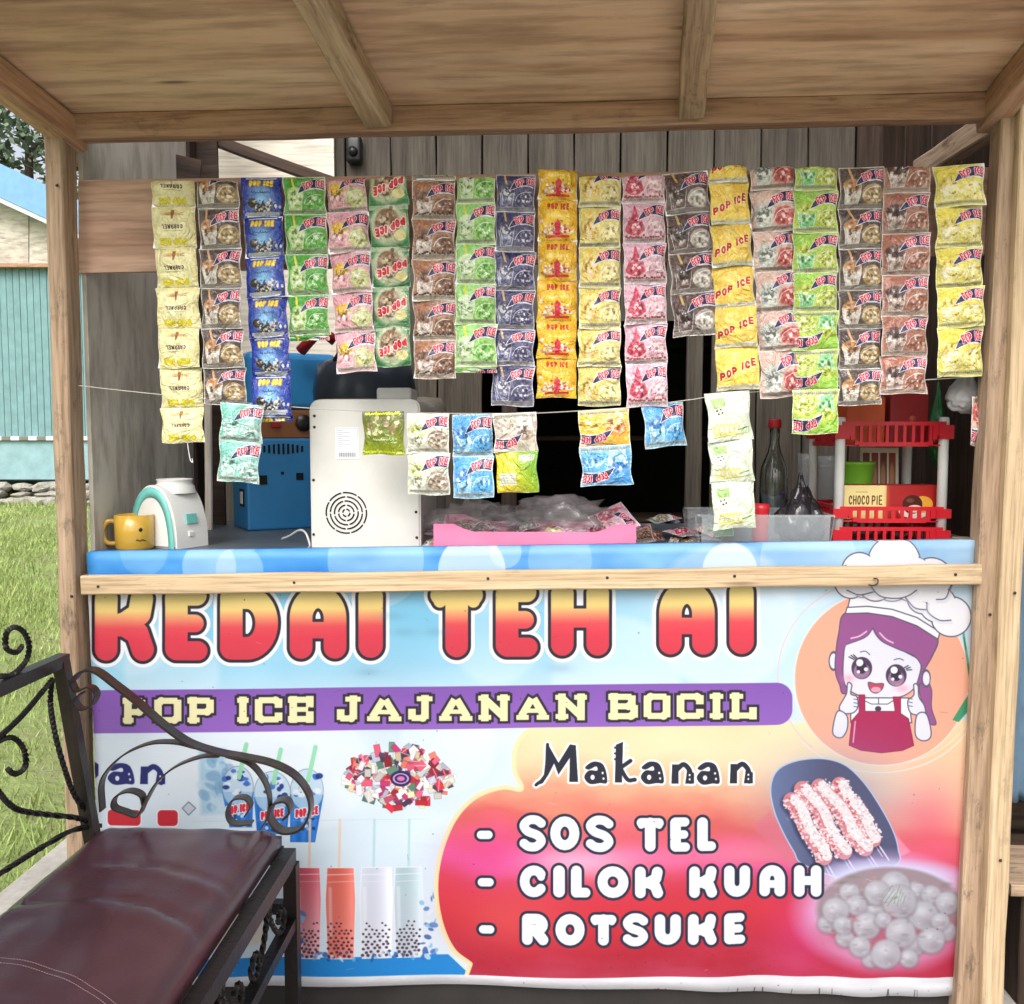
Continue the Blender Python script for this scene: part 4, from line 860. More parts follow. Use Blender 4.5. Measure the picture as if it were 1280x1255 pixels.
# ------------------------------------------------------------------ the house across the grass
HY = 8.0
house = empty('teal_house', at(30, 600, HY), 'teal boarded house with blue roof edge beyond the grass', 'house')
M_tealwall = plain('teal_paint', C(122, 160, 162), .7, 0, .15, 20, .2); M_teallow = plain('pale_teal_paint', C(146, 182, 186), .7, 0, .15, 20, .2); M_blueroof = plain('blue_roof_paint', C(120, 170, 208), .5, 0, .12); M_trimw = plain('white_trim', C(226, 228, 228), .6)
xl, xr = at(-420, 450, HY).x, at(150, 450, HY).x; zt, zb = at(30, 330, HY).z, at(30, 548, HY).z; z0 = at(30, 600, HY).z
x = xl; pl = box_mesh(.072, .03, zt - zb, .004, 1)
while x < xr:
    obj('plank', pl, M_tealwall, house, T(x, HY + random.uniform(-.003, .003), (zt + zb) / 2)); x += .076
obj('wall_base', box_mesh(xr - xl, .08, zb - z0, .01, 1), M_teallow, house, T((xl + xr) / 2, HY + .02, (zb + z0) / 2))
obj('back_wall', box_mesh(xr - xl, 5.5, zt - z0 + .0, 0), M_teallow, house, T((xl + xr) / 2, HY + 2.85, (zt + z0) / 2))
lm = [box_mesh(.098, .05, .045, .004, 1), box_mesh(.098, .05, .045, .004, 1)]
M_gt = plain('grey_tile', C(126, 122, 112), .7)
for k in range(int((xr - xl) / .1)): obj('ledge_tile', lm[k % 2], [M_trimw, M_gt][k % 2], house, T(xl + .05 + k * .1, HY - .04, zb))
# gable boards under the rake, blue barge board and white trim
rk = lambda px: 246 + (px - 0) * .46
px = -420
while px < 130:
    p0, p1 = px, px + 46; q = [at(p0 + .6, 331, HY), at(p1 - .6, 331, HY), at(p1 - .6, min(329, rk(p1)), HY), at(p0 + .6, min(330, rk(p0)), HY)]
    if rk(p1) > 330: q = [at(p0 + .6, 331, HY), at(p1 - .6, 331, HY), at(p1 - .6, 328, HY), at(p0 + .6, min(328, rk(p0)), HY)]
    vv = [p + Vector((0, -.06, 0)) for p in q] + [p + Vector((0, -.02, 0)) for p in q]
    obj('gable_board', mesh_from(vv, [(0, 1, 2, 3), (7, 6, 5, 4), (0, 4, 5, 1), (1, 5, 6, 2), (2, 6, 7, 3), (3, 7, 4, 0)]), M_greyply, house); px += 46
def slab_px(name, P, y0, y1, mat):
    vv = [at(px_, py_, HY) + Vector((0, y0, 0)) for px_, py_ in P] + [at(px_, py_, HY) + Vector((0, y1, 0)) for px_, py_ in P]; n = len(P)
    return obj(name, mesh_from(vv, [tuple(range(n)), tuple(range(2 * n - 1, n - 1, -1))] + [(i, i + n, (i + 1) % n + n, (i + 1) % n) for i in range(n)]), mat, house)
slab_px('roof_edge', [(-420, rk(-420)), (140, rk(140)), (140, rk(140) - 40), (-420, rk(-420) - 44)], -.35, 5.6, M_blueroof)
slab_px('roof_trim', [(-420, rk(-420) + 6), (140, rk(140) + 6), (140, rk(140) + .3), (-420, rk(-420) + .3)], -.34, -.2, M_trimw)
slab_px('eave_board', [(-420, 336), (140, 336), (140, 331.5), (-420, 331.5)], -.12, -.02, M_beam)
# rubble footing: single stones
M_stone = plain('rubble_stone', C(186, 182, 170), .9, 0, .3, 30, .8)
foot = empty('rubble_footing', at(30, 625, HY - .3), 'rough grey rubble footing below the teal wall', 'stones')
sm = []
for s in range(4):
    bm = bmesh.new(); bmesh.ops.create_icosphere(bm, subdivisions=2, radius=1)
    rr = random.Random(s)
    for vtx in bm.verts: vtx.co *= rr.uniform(.82, 1.12)
    sm.append(finish(bm, False))
for k in range(120):
    X = random.uniform(xl + 1.5, xr); row = k % 3; zz = ground_h(X, HY - .3) + .03 + row * .075
    o = obj('stone', sm[k % 4], M_stone, foot, TR((X, HY - .12 - (2 - row) * .06, zz), random.random() * 6) @ Matrix.Diagonal((random.uniform(.05, .2), random.uniform(.07, .12), random.uniform(.03, .07), 1)))
# tree above its roof
def tree(px, py, Y, R, label, n=2600, seed=1):
    r = random.Random(seed); c = at(px, py, Y); g = ground_h(c.x, Y); e = empty('leafy_tree', (c.x, Y, g), label, 'tree', 'trees beyond the house'); 
    trunk = [Vector((c.x + .1 * math.sin(k), Y, g + (c.z - g) * k / 8)) for k in range(9)]
    obj('trunk', sweep_mesh(trunk, circ_sec(.16, 8), taper=lambda t: 1 - .55 * t), M_dark, e)
    tips = []
    for k in range(9):
        a = r.random() * 6.28; el = r.uniform(-.2, 1.0); d = Vector((math.cos(a) * math.cos(el), math.sin(a) * math.cos(el), math.sin(el))) * R * r.uniform(.6, 1); s0 = trunk[r.randint(4, 8)]; tips.append(s0 + d)
        obj('limb', sweep_mesh(crom([s0, s0 + d * .5 + Vector((0, 0, .15)), s0 + d], 5), circ_sec(.05, 6), taper=lambda t: 1 - .8 * t), M_dark, e)
    vv, ff = [], []
    for k in range(n):
        t = tips[k % len(tips)]; p = t + Vector((r.gauss(0, 1), r.gauss(0, 1), r.gauss(0, .8))) * R * .26; L = r.uniform(.12, .26); w = L * .28
        d = Vector((r.gauss(0, 1), r.gauss(0, 1), r.gauss(-.6, .7))).normalized(); s = d.cross(Vector((r.gauss(0, 1), r.gauss(0, 1), r.gauss(0, 1)))).normalized(); o = len(vv)
        vv += [p, p + d * L * .5 + s * w, p + d * L, p + d * L * .5 - s * w]; ff.append((o, o + 1, o + 2, o + 3))
    m, nt, b = new_mat('tree_leaves'); v = tex_coord(nt, rand=False); nt.links.new(ramp(nt, noise(nt, v, 3, 6), [(.3, C(70, 84, 66)), (.55, C(104, 120, 92)), (.8, C(160, 172, 144))]), b.inputs['Base Color']); b.inputs['Roughness'].default_value = .6
    obj('crown', mesh_from(vv, ff), m, e)
tree(30, 190, 15, 1.25, 'tall leafy tree rising behind the blue roof edge', seed=3)
tree(-150, 210, 17, 1.8, 'second leafy tree farther behind the teal house', seed=5)

# ------------------------------------------------------------------ the stall
stall = empty('wooden_stall', (0, .3, 0), 'timber snack stall with plywood roof, posts and counter', 'stall')
def post(p_top, p_bot, Y, w, d, mat, ztop=None, zbot=FZ, name='post'):
    A, B = at(*p_top, Y), at(*p_bot, Y); k = (B - A) / (B.z - A.z); lo = A + k * (zbot - A.z); hi = A + k * ((ztop if ztop is not None else A.z) - A.z)
    off = Vector((0, d / 2, 0)); return timber(name, lo + off, hi + off, w, d, mat, stall, up=Vector((0, 1, 0)))
BL, BR = at(93, 141, 0), at(1232, 114, 0)
post((65, 165), (93, 1035), -.03, .040, .062, M_post, BL.z + .0)
post((1291, 150), (1241, 1255), -.045, .046, .05, M_pale, BR.z + .02)
post((1267, 150), (1211, 1255), -.022, .050, .05, M_post, BR.z + .0)
# front beam, roof sheets, rafters
bd = (BR - BL)
bo = Vector((0, .022, -.027))
timber('beam', BL + bo - bd * .01, BR + bo + bd * .005, .044, .054, M_beam, stall)
e_dir = Vector((0, -math.cos(math.radians(10.6)), math.sin(math.radians(10.6)))); rn = bd.cross(e_dir).normalized(); rn = rn if rn.z > 0 else -rn
rp = lambda px, py, drop=0.0: atp(px, py, BL - rn * drop, rn)
def uv_of(P): 
    d = P - BL; return d.dot(bd) / bd.length_squared, d.dot(e_dir)
def roof_pt(u, v): return BL + bd * u + e_dir * v
uA = uv_of(rp(0, 66)); uB = uv_of(rp(1280, 52)); VM = 0.47
lerp_l = lambda v: (uA[0]) * v / uA[1]; lerp_r = lambda v: 1 + (uB[0] - 1) * v / uB[1]
r1a, r1b = uv_of(rp(404, 0)), uv_of(rp(478, 140)); r2a, r2b = uv_of(rp(873, 0)), uv_of(rp(864, 120))
ext = lambda a, b_, v: a[0] + (b_[0] - a[0]) * (v - a[1]) / (b_[1] - a[1])
def sheet(name, l, r, mat, v0=-.03, v1=VM, n=6):
    vv, ff = [], []
    for h in (0, .007):
        for j in range(n + 1):
            v_ = v0 + (v1 - v0) * j / n
            for u in (l(v_), r(v_)): vv.append(roof_pt(u, v_) + rn * (h + .0015 * math.sin(j * 2.1)))
    k = (n + 1) * 2
    for j in range(n):
        a = j * 2; ff += [(a, a + 2, a + 3, a + 1), (k + a, k + a + 1, k + a + 3, k + a + 2)]
    c0 = (roof_pt(l(.5), .5) + roof_pt(r(.5), .5)) / 2
    me = mesh_from([v_ - c0 for v_ in vv], ff); return obj(name, me, mat, stall, Matrix.Translation(c0))
R1 = lambda v: ext(r1a, r1b, v); R2 = lambda v: ext(r2a, r2b, v)
sheet('roof_sheet', lambda v: lerp_l(v) - .035, lambda v: R1(v) - .0008, M_ply); sheet('roof_sheet', lambda v: R1(v) + .0008, lambda v: R2(v) - .0008, M_ply); sheet('roof_sheet', lambda v: R2(v) + .0008, lambda v: lerp_r(v) + .035, M_ply)
def rafter(f, w, h, mat, v0=.004, v1=VM - .02, sink=0.0):
    A, B = roof_pt(f(v0), v0) - rn * (h / 2 + .003 + sink), roof_pt(f(v1), v1) - rn * (h / 2 + .003 + sink); return timber('rafter', A, B, w, h, mat, stall, up=rn)
rafter(R1, .058, .048, M_post, v0=-.008 + .012); rafter(R2, .054, .045, M_post)
rafter(lambda v: lerp_l(v) - .012, .05, .062, M_beam, v0=-.05); rafter(lambda v: lerp_r(v) + .012, .05, .062, M_beam, v0=-.05)
timber('beam', roof_pt(lerp_l(VM) - .03, VM) - rn * .03, roof_pt(lerp_r(VM) + .03, VM) - rn * .03, .045, .055, M_beam, stall)
# front posts of the canopy stand outside the picture and carry its outer edge
for f in (lerp_l, lerp_r):
    tp = roof_pt(f(VM) + (-.02 if f is lerp_l else .02), VM) - rn * .058; timber('post', Vector((tp.x, tp.y, FZ)), tp, .05, .05, M_post, stall, up=Vector((0, 1, 0)))
# unseen roof sheet, added to darken the interior, set back for sky light
obj('roof_sheet', box_mesh(2.9, .9, .012), M_ply, stall, T(0.0, 1.08, 2.72))
zc = at(113, 691, 0).z - .004
obj('counter_top', box_mesh(2.02, .80, .03, .003, 1), M_counter, stall, T((at(113, 690).x + at(1222, 680).x) / 2, .418, zc - .015))
for X in (-.9, 0, .9): timber('counter_leg', Vector((X, .70, FZ)), Vector((X, .70, zc - .031)), .05, .05, M_post, stall, up=Vector((0, 1, 0)))
sa, sb = at(112, 1240, .0), at(1200, 1246, .0)
timber('counter_sill', Vector((sa.x, .034, -.034)), Vector((sb.x, .034, -.034)), .03, .112, plain('dark_sill', C(40, 36, 34), .8, 0, .3), stall)  # near-black sill strip below the banner hem
timber('counter_rail', at(104, 731, -.017), at(1224, 718, -.017), .022, .043, M_pale, stall)
for X0, X1 in ((-1.0, .96),): obj('counter_panel', box_mesh(X1 - X0, .01, zc - .12), M_greyply, stall, T((X0 + X1) / 2, .026, .09 + (zc - .12) / 2))
nl = lathe_mesh([(0, -.002), (.0035, -.002), (.003, -.0032), (0, -.0036)], 10)
for px, py in ((123, 733), (368, 728), (610, 723), (759, 722), (918, 720), (1194, 718)): obj('nail', nl, M_nail, stall, TR(at(px, py, -.0265), 0, math.radians(-90)))
obj('hook', sweep_mesh(crom([at(1086, 731, -.03), at(1092, 732, -.038), at(1097, 729, -.04), at(1097, 724, -.036), at(1092, 723, -.031)], 5), circ_sec(.0016, 6)), M_nail, stall)
for px, py, Y in ((72, 232, -.031), (90, 745, -.031), (1268, 741, -.046), (1237, 768, -.023), (1250, 1075, -.046)): obj('nail', nl, M_nail, stall, TR(at(px, py, Y), 0, math.radians(-90)))
# header board the packets hang over
hb = [at(98, 225, .03), at(1248, 209, .03), at(1248, 318, .03), at(98, 341, .03)]; hc = sum(hb, Vector()) / 4
vv = [p - hc for p in hb] + [p - hc + Vector((0, .015, 0)) for p in hb]
obj('header_board', mesh_from(vv, [(3, 2, 1, 0), (4, 5, 6, 7), (0, 1, 5, 4), (1, 2, 6, 5), (2, 3, 7, 6), (3, 0, 4, 7)]), M_board, stall, Matrix.Translation(hc))
# left side: weathered sheet, dark post, brace; right side boards
obj('side_sheet', box_mesh(1.3, .62, .010), M_greyply, stall, Matrix(((0, 0, 1, -1.055), (0, 1, 0, .35), (1, 0, 0, 1.6), (0, 0, 0, 1))))
timber('post', Vector((at(233, 400, .66).x, .66, FZ)), Vector((at(233, 400, .66).x, .66, 2.6)), .06, .05, M_dark, stall, up=Vector((0, 1, 0)))
obj('side_sheet', box_mesh(.16, .012, 2.6), M_dark, stall, T(at(246, 500, .70).x, .70, 1.3))
timber('post', at(262, 676, .56), at(259, 380, .56), .018, .018, M_cream, stall, up=Vector((0, 1, 0)))
timber('brace', at(240, 165, .72), at(430, 234, .72), .03, .032, M_dark, stall)
timber('brace', at(96, 190, .5), at(250, 222, .6), .04, .09, M_dark, stall)
timber('brace', at(1256, 146, .03), at(1150, 214, .55), .04, .055, M_post, stall)
for k in range(5): timber('side_plank', Vector((1.03, .1 + k * .19, 1.0)), Vector((1.03, .1 + k * .19, 2.6)), .186, .016, M_dark, stall, up=Vector((1, 0, 0)))

# ------------------------------------------------------------------ plank wall of the shop behind
WY = 1.0
wall = empty('plank_wall', (0, WY, 0), 'grey plank wall of the shop behind the counter', 'wall')
pw = .1475; x = at(432, 190, WY).x - 14 * pw; zt = 2.7
door = (at(645, 560, WY).x, at(858, 560, WY).x)
while x < 2.8:
    cx = x + pw / 2; pxr = 690 + cx * ppm(WY); z0 = FZ
    if door[0] - .05 < cx < door[1] + .05: z0 = 1.62
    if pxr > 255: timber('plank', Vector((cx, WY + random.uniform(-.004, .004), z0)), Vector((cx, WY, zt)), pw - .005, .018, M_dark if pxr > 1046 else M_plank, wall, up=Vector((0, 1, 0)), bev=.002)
    x += pw
timber('door_frame', Vector((door[0] - .02, WY - .02, FZ)), Vector((door[0] - .02, WY - .02, 1.7)), .05, .03, M_dark, wall, up=Vector((0, 1, 0)))
timber('door_frame', Vector((door[1] + .02, WY - .02, FZ)), Vector((door[1] + .02, WY - .02, 1.7)), .05, .03, M_plank, wall, up=Vector((0, 1, 0)))
cb = obj('cream_panel', box_mesh(.46, .012, 1.2), M_cream, wall, T(at(328, 200, .96).x, .97, 1.95))
rx0, rx1, ry0, ry1, rz0, rz1 = -1.1, 3.0, WY + .03, WY + 2.6, FZ, 2.9
rv = [(rx0, ry0, rz0), (rx1, ry0, rz0), (rx1, ry1, rz0), (rx0, ry1, rz0), (rx0, ry0, rz1), (rx1, ry0, rz1), (rx1, ry1, rz1), (rx0, ry1, rz1)]
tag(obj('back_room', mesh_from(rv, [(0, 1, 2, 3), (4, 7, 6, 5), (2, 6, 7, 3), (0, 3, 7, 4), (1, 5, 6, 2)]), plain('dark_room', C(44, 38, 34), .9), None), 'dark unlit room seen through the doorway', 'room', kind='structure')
SY = WY + .75
shelf = empty('store_shelf', Vector((.12, SY, FZ)), 'dark wooden store shelf standing in the unlit back room', 'shelf')
for zz in (.55, .92, 1.24, 1.6): timber('shelf_board', Vector((-.55, SY, zz)), Vector((.8, SY, zz)), .26, .02, M_dark, shelf)
for X in (-.56, .81): timber('upright', Vector((X, SY, FZ)), Vector((X, SY, 1.75)), .03, .26, M_dark, shelf, up=Vector((0, 1, 0)))
# bell box on the wall
bell = empty('bell_box', at(443, 190, WY - .03), 'small black electrical box high on the plank wall', 'electrical box')
bm_ = at(443, 188, WY - .03); obj('casing', box_mesh(.05, .04, .085, .012, 3, smooth=True), M_black, bell, T(*bm_)); obj('knob', lathe_mesh([(0, 0), (.016, 0), (.014, -.014), (0, -.016)], 16), M_black, bell, TR(bm_ + Vector((0, -.02, -.01)), 0, math.radians(-90)))
# ------------------------------------------------------------------ printed banner over the counter front
def make_banner():
    img = paint_banner()
    m, nt, b = new_mat('banner_vinyl'); t = nt.nodes.new('ShaderNodeTexImage'); t.image = img; t.extension = 'EXTEND'
    nt.links.new(mixc(nt, 1.0, t.outputs[0], (.69, .69, .70, 1), 'MULTIPLY'), b.inputs['Base Color']); b.inputs['Roughness'].default_value = .48; b.inputs['Specular IOR Level'].default_value = .35
    v = tex_coord(nt, (1, 1, 1), rand=False); bump(nt, b, noise(nt, v, 7, 3, .5, .8), .10, .02)
    nx, ny = 90, 46; vv, uv, ff = [], [], []
    for j in range(-1, ny + 1):
        for i in range(nx + 1):
            s = i / nx; t_ = max(0, j) / ny
            xt, xb = 109 + (1223 - 109) * s, 128 + (1195 - 128) * s; yt, yb = 690.5 - 15 * s, 1226 + 17 * s + 2.5 * math.sin(9 * s)
            px, py = xt + (xb - xt) * t_, yt + (yb - yt) * t_
            rip = .0030 * math.sin(14 * s + 3 * t_) * t_ + .002 * math.sin(33 * s - 6 * t_) * max(0, t_ - .1) + .0016 * math.sin(5 * t_ + 21 * s) + .0035 * max(0, t_ - .72) * math.sin(48 * s + 5 * math.sin(7 * s)) * 3
            if t_ < .12: rip += .0015 * math.sin(60 * s)
            diag = math.exp(-((s - .06 - .09 * (t_ - .22)) / .012) ** 2) * math.exp(-((t_ - .22) / .09) ** 2); rip -= .005 * diag
            P = at(px, py, .004); P.y += rip - .002
            if j < 0: P.y += .035
            vv.append(P); uv.append(((px - 96) / 1136, 1 - (py - 664) / 592))
    for j in range(ny + 1):
        for i in range(nx):
            a = j * (nx + 1) + i; ff.append((a, a + nx + 1, a + nx + 2, a + 1))
    o = obj('printed_banner', mesh_from(vv, ff, True, uv), m); sol = o.modifiers.new('thickness', 'SOLIDIFY'); sol.thickness = .0006; sol.offset = 1
    tag(o, 'large printed vinyl banner with menu and cook drawing on the counter front', 'banner')
make_banner()

# ------------------------------------------------------------------ hanging packets
GU, GL = 'packet strips hung over the header board', 'packets hung on the string'
YS = -.012
ALL = tuple(range(9))
UPPER = [
    ('pale yellow packet strip, leftmost on the header board', 'caramel', 188, 202, 55, 56, (223, 259, 310, 360, 411, 460, 510, 553), dict(flips=ALL)),
    ('dark packet strip with sundae picture beside the pale yellow strip', 'sundae', 245, 256, 54, 53, (223, 261, 311, 361, 411, 460, 505), {}),
    ('deep blue foil packet strip with biscuit crumbs', 'cookie', 301, 315, 51, 53, (222, 272, 322, 372, 422, 470, 519, 527), {}),
    ('short mid green packet strip beside the deep blue strip', 'green', 354, 360, 53, 54, (222, 268, 318, 369, 418, 426), {}),
    ('pink packet strip with yellow fruit, next to mid green strip', 'pink', 406, 421, 51, 52, (221, 265, 316, 366, 415, 465), {}),
    ('dark green packet strip with upside-down slanted red lettering', 'sugar', 459, 469, 52, 46, (218, 257, 309, 359, 408, 458), dict(flips=ALL)),
    ('tan brown packet strip with row of dark dots', 'brown', 515, 517, 54, 54, (219, 226, 274, 325, 376, 425, 473), {}),
    ('light green packet strip between the tan and navy strips', 'lightgreen', 570, 568, 49, 54, (219, 254, 305, 355, 405, 458, 466), {}),
    ('navy and grey packet strip beside the golden strip', 'navy', 621, 613, 48, 55, (219, 265, 315, 363, 412, 457, 507), {}),
    ('shiny golden packet strip in the middle of the row', 'gold', 673, 670, 49, 51, (209, 250, 301, 351, 402, 448, 497), {}),
    ('soft yellow packet strip just beside the golden strip', 'vanilla', 724, 722, 52, 54, (217, 259, 309, 360, 411, 458, 507), {}),
    ('rose pink packet strip with swirled ice cream', 'berry', 777, 782, 54, 53, (217, 254, 304, 355, 405, 455, 508), {}),
    ('short dark chocolate packet strip of four', 'choc', 829, 843, 55, 54, (216, 267, 316, 366, 419), dict(over=False)),
    ('orange yellow packet strip with slanted red lettering', 'mango', 885, 896, 48, 54, (208, 229, 281, 333, 384, 434, 487), {}),
    ('pinkish cream packet strip with red scoop picture', 'cream', 936, 951, 55, 56, (208, 238, 289, 339, 389, 438, 496), {}),
    ('lime and mint packet strip reaching lowest on that side', 'melon', 992, 990, 54, 57, (208, 239, 291, 341, 389, 437, 487, 542), dict(flips=(4, 5, 6))),
    ('dark sundae packet strip between the lime and mocha strips', 'sundae', 1049, 1048, 55, 51, (210, 261, 311, 363, 411, 461, 506), {}),
    ('reddish mocha packet strip above the red box', 'mocha', 1105, 1099, 57, 58, (206, 241, 292, 344, 395, 445, 492), {}),
    ('bright yellow packet strip, rightmost by the post', 'durian', 1168, 1173, 59, 56, (207, 259, 309, 359, 409, 470), {}),
]
for i, (lab, d, xt, xb, w0, w1, rows, kw) in enumerate(UPPER): strip(lab, d, xt, xb, w0, w1, list(rows), YS - .006 * (i % 2), GU, **kw)
LOWER = [
    ('two teal packets hanging on the string above the blue machine', 'teal', 277, 271, 53, 54, (505, 552, 602), -.034, {}),
    ('single olive packet hanging in front of the white appliance', 'lime', 452, 453, 55, 54, (514, 568), -.02, {}),
    ('two whitish packets hanging beside the olive packet', 'milk', 508, 508, 54, 55, (517, 566, 618), -.024, {}),
    ('two sky blue packets hanging between whitish and beige ones', 'blue', 564, 566, 52, 53, (518, 570, 622), -.02, {}),
    ('beige packet joined above a yellow green one, backs shown', 'beige', 616, 620, 55, 54, (516, 564, 615), -.026, dict(designs=['beige', 'back'], flips=(0,))),
    ('orange packet above a blue one hanging over the black doorway', 'orange', 722, 727, 64, 64, (512, 557, 606), -.02, dict(designs=['orange', 'blue'], flips=(0, 1))),
    ('blue folded packet hanging crooked beside the rose pink strip', 'blue', 800, 804, 56, 55, (504, 558), -.008, dict(twist=.2)),
    ('strip of three white packets hanging down to the clear box', 'white', 881, 892, 56, 54, (490, 550, 602, 660), -.03, {}),
]
for lab, d, xt, xb, w0, w1, rows, Y, kw in LOWER: strip(lab, d, xt, xb, w0, w1, list(rows), Y, GL, over=False, **kw)
M_string = plain('string', C(190, 186, 176), .7)
sp = [at(98, 482, -.006)] + [at(px, py, -.014) for px, py in ((170, 490), (300, 503), (400, 511), (520, 516), (640, 517), (700, 515), (790, 509), (860, 500), (940, 490))] + [at(1228, 470, -.0)]
tag(obj('string', sweep_mesh(crom(sp, 8), circ_sec(.0011, 6)), M_string), 'thin pale string tied between the posts below the strips', 'string')
tag(obj('hook_wire', sweep_mesh(crom([at(234, 552, YS), at(236, 565, YS), at(238, 575, YS), at(241, 578, YS - .004), at(240, 573, YS - .006)], 6), circ_sec(.0011, 6)), M_white), 'thin white wire dangling below the pale yellow strip', 'wire')

# ------------------------------------------------------------------ things on the counter, from the mug to the rack
zt = zc + .0005
def on(px, Y): return Vector((at(px, 660, Y).x, Y, zt))
# yellow mug
p = on(168, .10); R = 24 / ppm(.10); Hm = at(168, 643, .10).z - zt
mug = empty('yellow_mug', p, 'yellow mug with drawn face on the counter', 'mug')
obj('body', lathe_mesh([(0, 0), (R * .9, 0), (R * .97, .006), (R, Hm * .5), (R, Hm), (R * .93, Hm), (R * .92, .008), (0, .008)], 40), M_yellow, mug, Matrix.Translation(p))
obj('handle', sweep_mesh(crom([p + Vector((-R * .9, 0, Hm * .78)), p + Vector((-R * 1.35, -.01, Hm * .8)), p + Vector((-R * 1.6, -.012, Hm * .5)), p + Vector((-R * 1.4, -.01, Hm * .2)), p + Vector((-R * .92, 0, Hm * .16))], 6), circ_sec(.006, 10)), M_yellow, mug)
for a, dz, kind in ((-48, .60, 'e'),):
    A = math.radians(a); q = p + Vector((R * 1.003 * math.cos(A), R * 1.003 * math.sin(A), Hm * dz)); obj('printed_eye', lathe_mesh([(0, 0), (.0045, 0), (.0045, .0006), (0, .0008)], 14), M_black, mug, TR(q, A + math.pi / 2, math.radians(90)))
obj('printed_mouth', sweep_mesh([p + Vector((R * 1.004 * math.cos(math.radians(a)), R * 1.004 * math.sin(math.radians(a)), Hm * (.30 + .02 * math.sin(a * .4)))) for a in range(-62, -30, 4)], circ_sec(.001, 6)), M_black, mug)
# domed white appliance with a teal band
Y = .17; p = on(212, Y); k = 1 / ppm(Y); Wd = 84 * k; Hd = at(212, 605, Y).z - zt
dome = empty('domed_appliance', p, 'white domed kitchen appliance with teal band beside the mug', 'appliance')
def arch(w, h, n=24, ex=2.2): return [(w / 2 * math.copysign(abs(math.cos(math.pi * t / n)) ** (2 / ex), math.cos(math.pi * t / n)), h * abs(math.sin(math.pi * t / n)) ** (2 / ex)) for t in range(n + 1)]
def extr(prof, y0, y1, rz, base, bev=.006):
    bm = bmesh.new(); a = [bm.verts.new((x, y0, z)) for x, z in prof]; b_ = [bm.verts.new((x, y1, z)) for x, z in prof]; n = len(prof)
    bm.faces.new(a); bm.faces.new(b_[::-1])
    for i in range(n): bm.faces.new((a[i], b_[i], b_[(i + 1) % n], a[(i + 1) % n]))
    bmesh.ops.recalc_face_normals(bm, faces=bm.faces)
    if bev: bmesh.ops.bevel(bm, geom=[e for e in bm.edges if abs(e.verts[0].co.y - e.verts[1].co.y) < 1e-6], offset=bev, segments=2, affect='EDGES')
    me = finish(bm, False); return me
RZ = math.radians(-24); Md = TR(p, RZ)
obj('body', extr(arch(Wd * .95, Hd, 30), -.055, .055, RZ, p), M_white, dome, Md)
ring = arch(Wd * .95 - .008, Hd - .006, 30); rin = arch(Wd * .95 - .042, Hd - .030, 30)
vv = [(x, -.0565, z + .001) for x, z in ring] + [(x, -.0565, z + .001) for x, z in rin] + [(x, -.0545, z + .001) for x, z in ring] + [(x, -.0545, z + .001) for x, z in rin]; n = 31
ff = [(i, i + 1, n + i + 1, n + i) for i in range(n - 1)] + [(i, 2 * n + i, 2 * n + i + 1, i + 1) for i in range(n - 1)] + [(n + i, n + i + 1, 3 * n + i + 1, 3 * n + i) for i in range(n - 1)]
obj('teal_band', mesh_from(vv, ff, True), M_teal, dome, Md)
obj('top_cup', lathe_mesh([(.050, -.016), (.046, 0), (.040, .008), (.041, .014), (.043, .016), (.041, .018), (.034, .018), (.030, .004), (0, .004)], 28), M_white, dome, Md @ T(.01, .01, Hd * .965))
obj('display', box_mesh(.004, .034, .024, .001, 1), M_teal, dome, Md @ TR((Wd * .455, 0, Hd * .46), 0, 0, math.radians(-10))); obj('knob', box_mesh(.008, .016, .014, .002, 1), M_white, dome, Md @ T(Wd * .462, -.005, Hd * .22))
# blue machine with copper control panel
q0 = atz(310, 664, zt); ang = math.radians(32)
mach = empty('blue_machine', q0, 'blue metal machine with copper control panel on the counter', 'machine')
hM = at(310, 548, q0.y).z - zt; hP = at(310, 512, q0.y).z - zt; BM = TR(q0, ang)
wM, dM = .30, .18
obj('body', box_mesh(wM, dM, hM, .006, 2, (wM / 2, dM / 2, hM / 2)), M_blue, mach, BM)
obj('copper_panel', box_mesh(wM - .004, dM - .01, hP - hM, .003, 1, (wM / 2, dM / 2, (hM + hP) / 2)), M_copper, mach, BM)
obj('upper_housing', box_mesh(wM * .9, dM * .62, .17, .02, 3, (wM * .52, dM * .66, hP + .085)), M_blue, mach, BM)
obj('red_lever', sweep_mesh([q0 + Vector((.13, .10, hP + .17)), q0 + Vector((.19, .08, hP + .225)), q0 + Vector((.23, .1, hP + .2))], circ_sec(.017, 8)), M_redcard, mach)
for i in range(9): obj('slot_shade', box_mesh(.006, .002, .018 + .012 * math.sin(i * .4), .0), M_opening_shade, mach, BM @ T(.10 + i * .0135 - .05, -.0008, hM - .030))  # dark strips laid on the face as the shade of vent slots
obj('switch', box_mesh(.028, .008, .016, .002, 1), M_redcard, mach, BM @ T(.085, .002, (hM + hP) / 2 - .002)); obj('dial', lathe_mesh([(0, -.016), (.016, -.016), (.018, 0), (.024, 0), (.024, .003), (0, .003)], 22), M_black, mach, BM @ TR((.165, .002, (hM + hP) / 2 + .004), 0, math.radians(-90) + math.pi))
for x_, z_, w_, h_ in ((.045, .55, .022, .026), (.10, .62, .008, .008), (.15, .58, .02, .02)): obj('hole_shade', box_mesh(w_, .002, h_), M_opening_shade, mach, BM @ T(x_, -.0008, hM * z_))  # dark plates in place of the shade in punched holes
obj('side_socket', box_mesh(.002, .05, .05), M_opening_shade, mach, BM @ T(-.0008, .06, hM * .35)); obj('side_plate', box_mesh(.003, .026, .034), M_whitemetal, mach, BM @ T(-.002, .06, hM * .35))
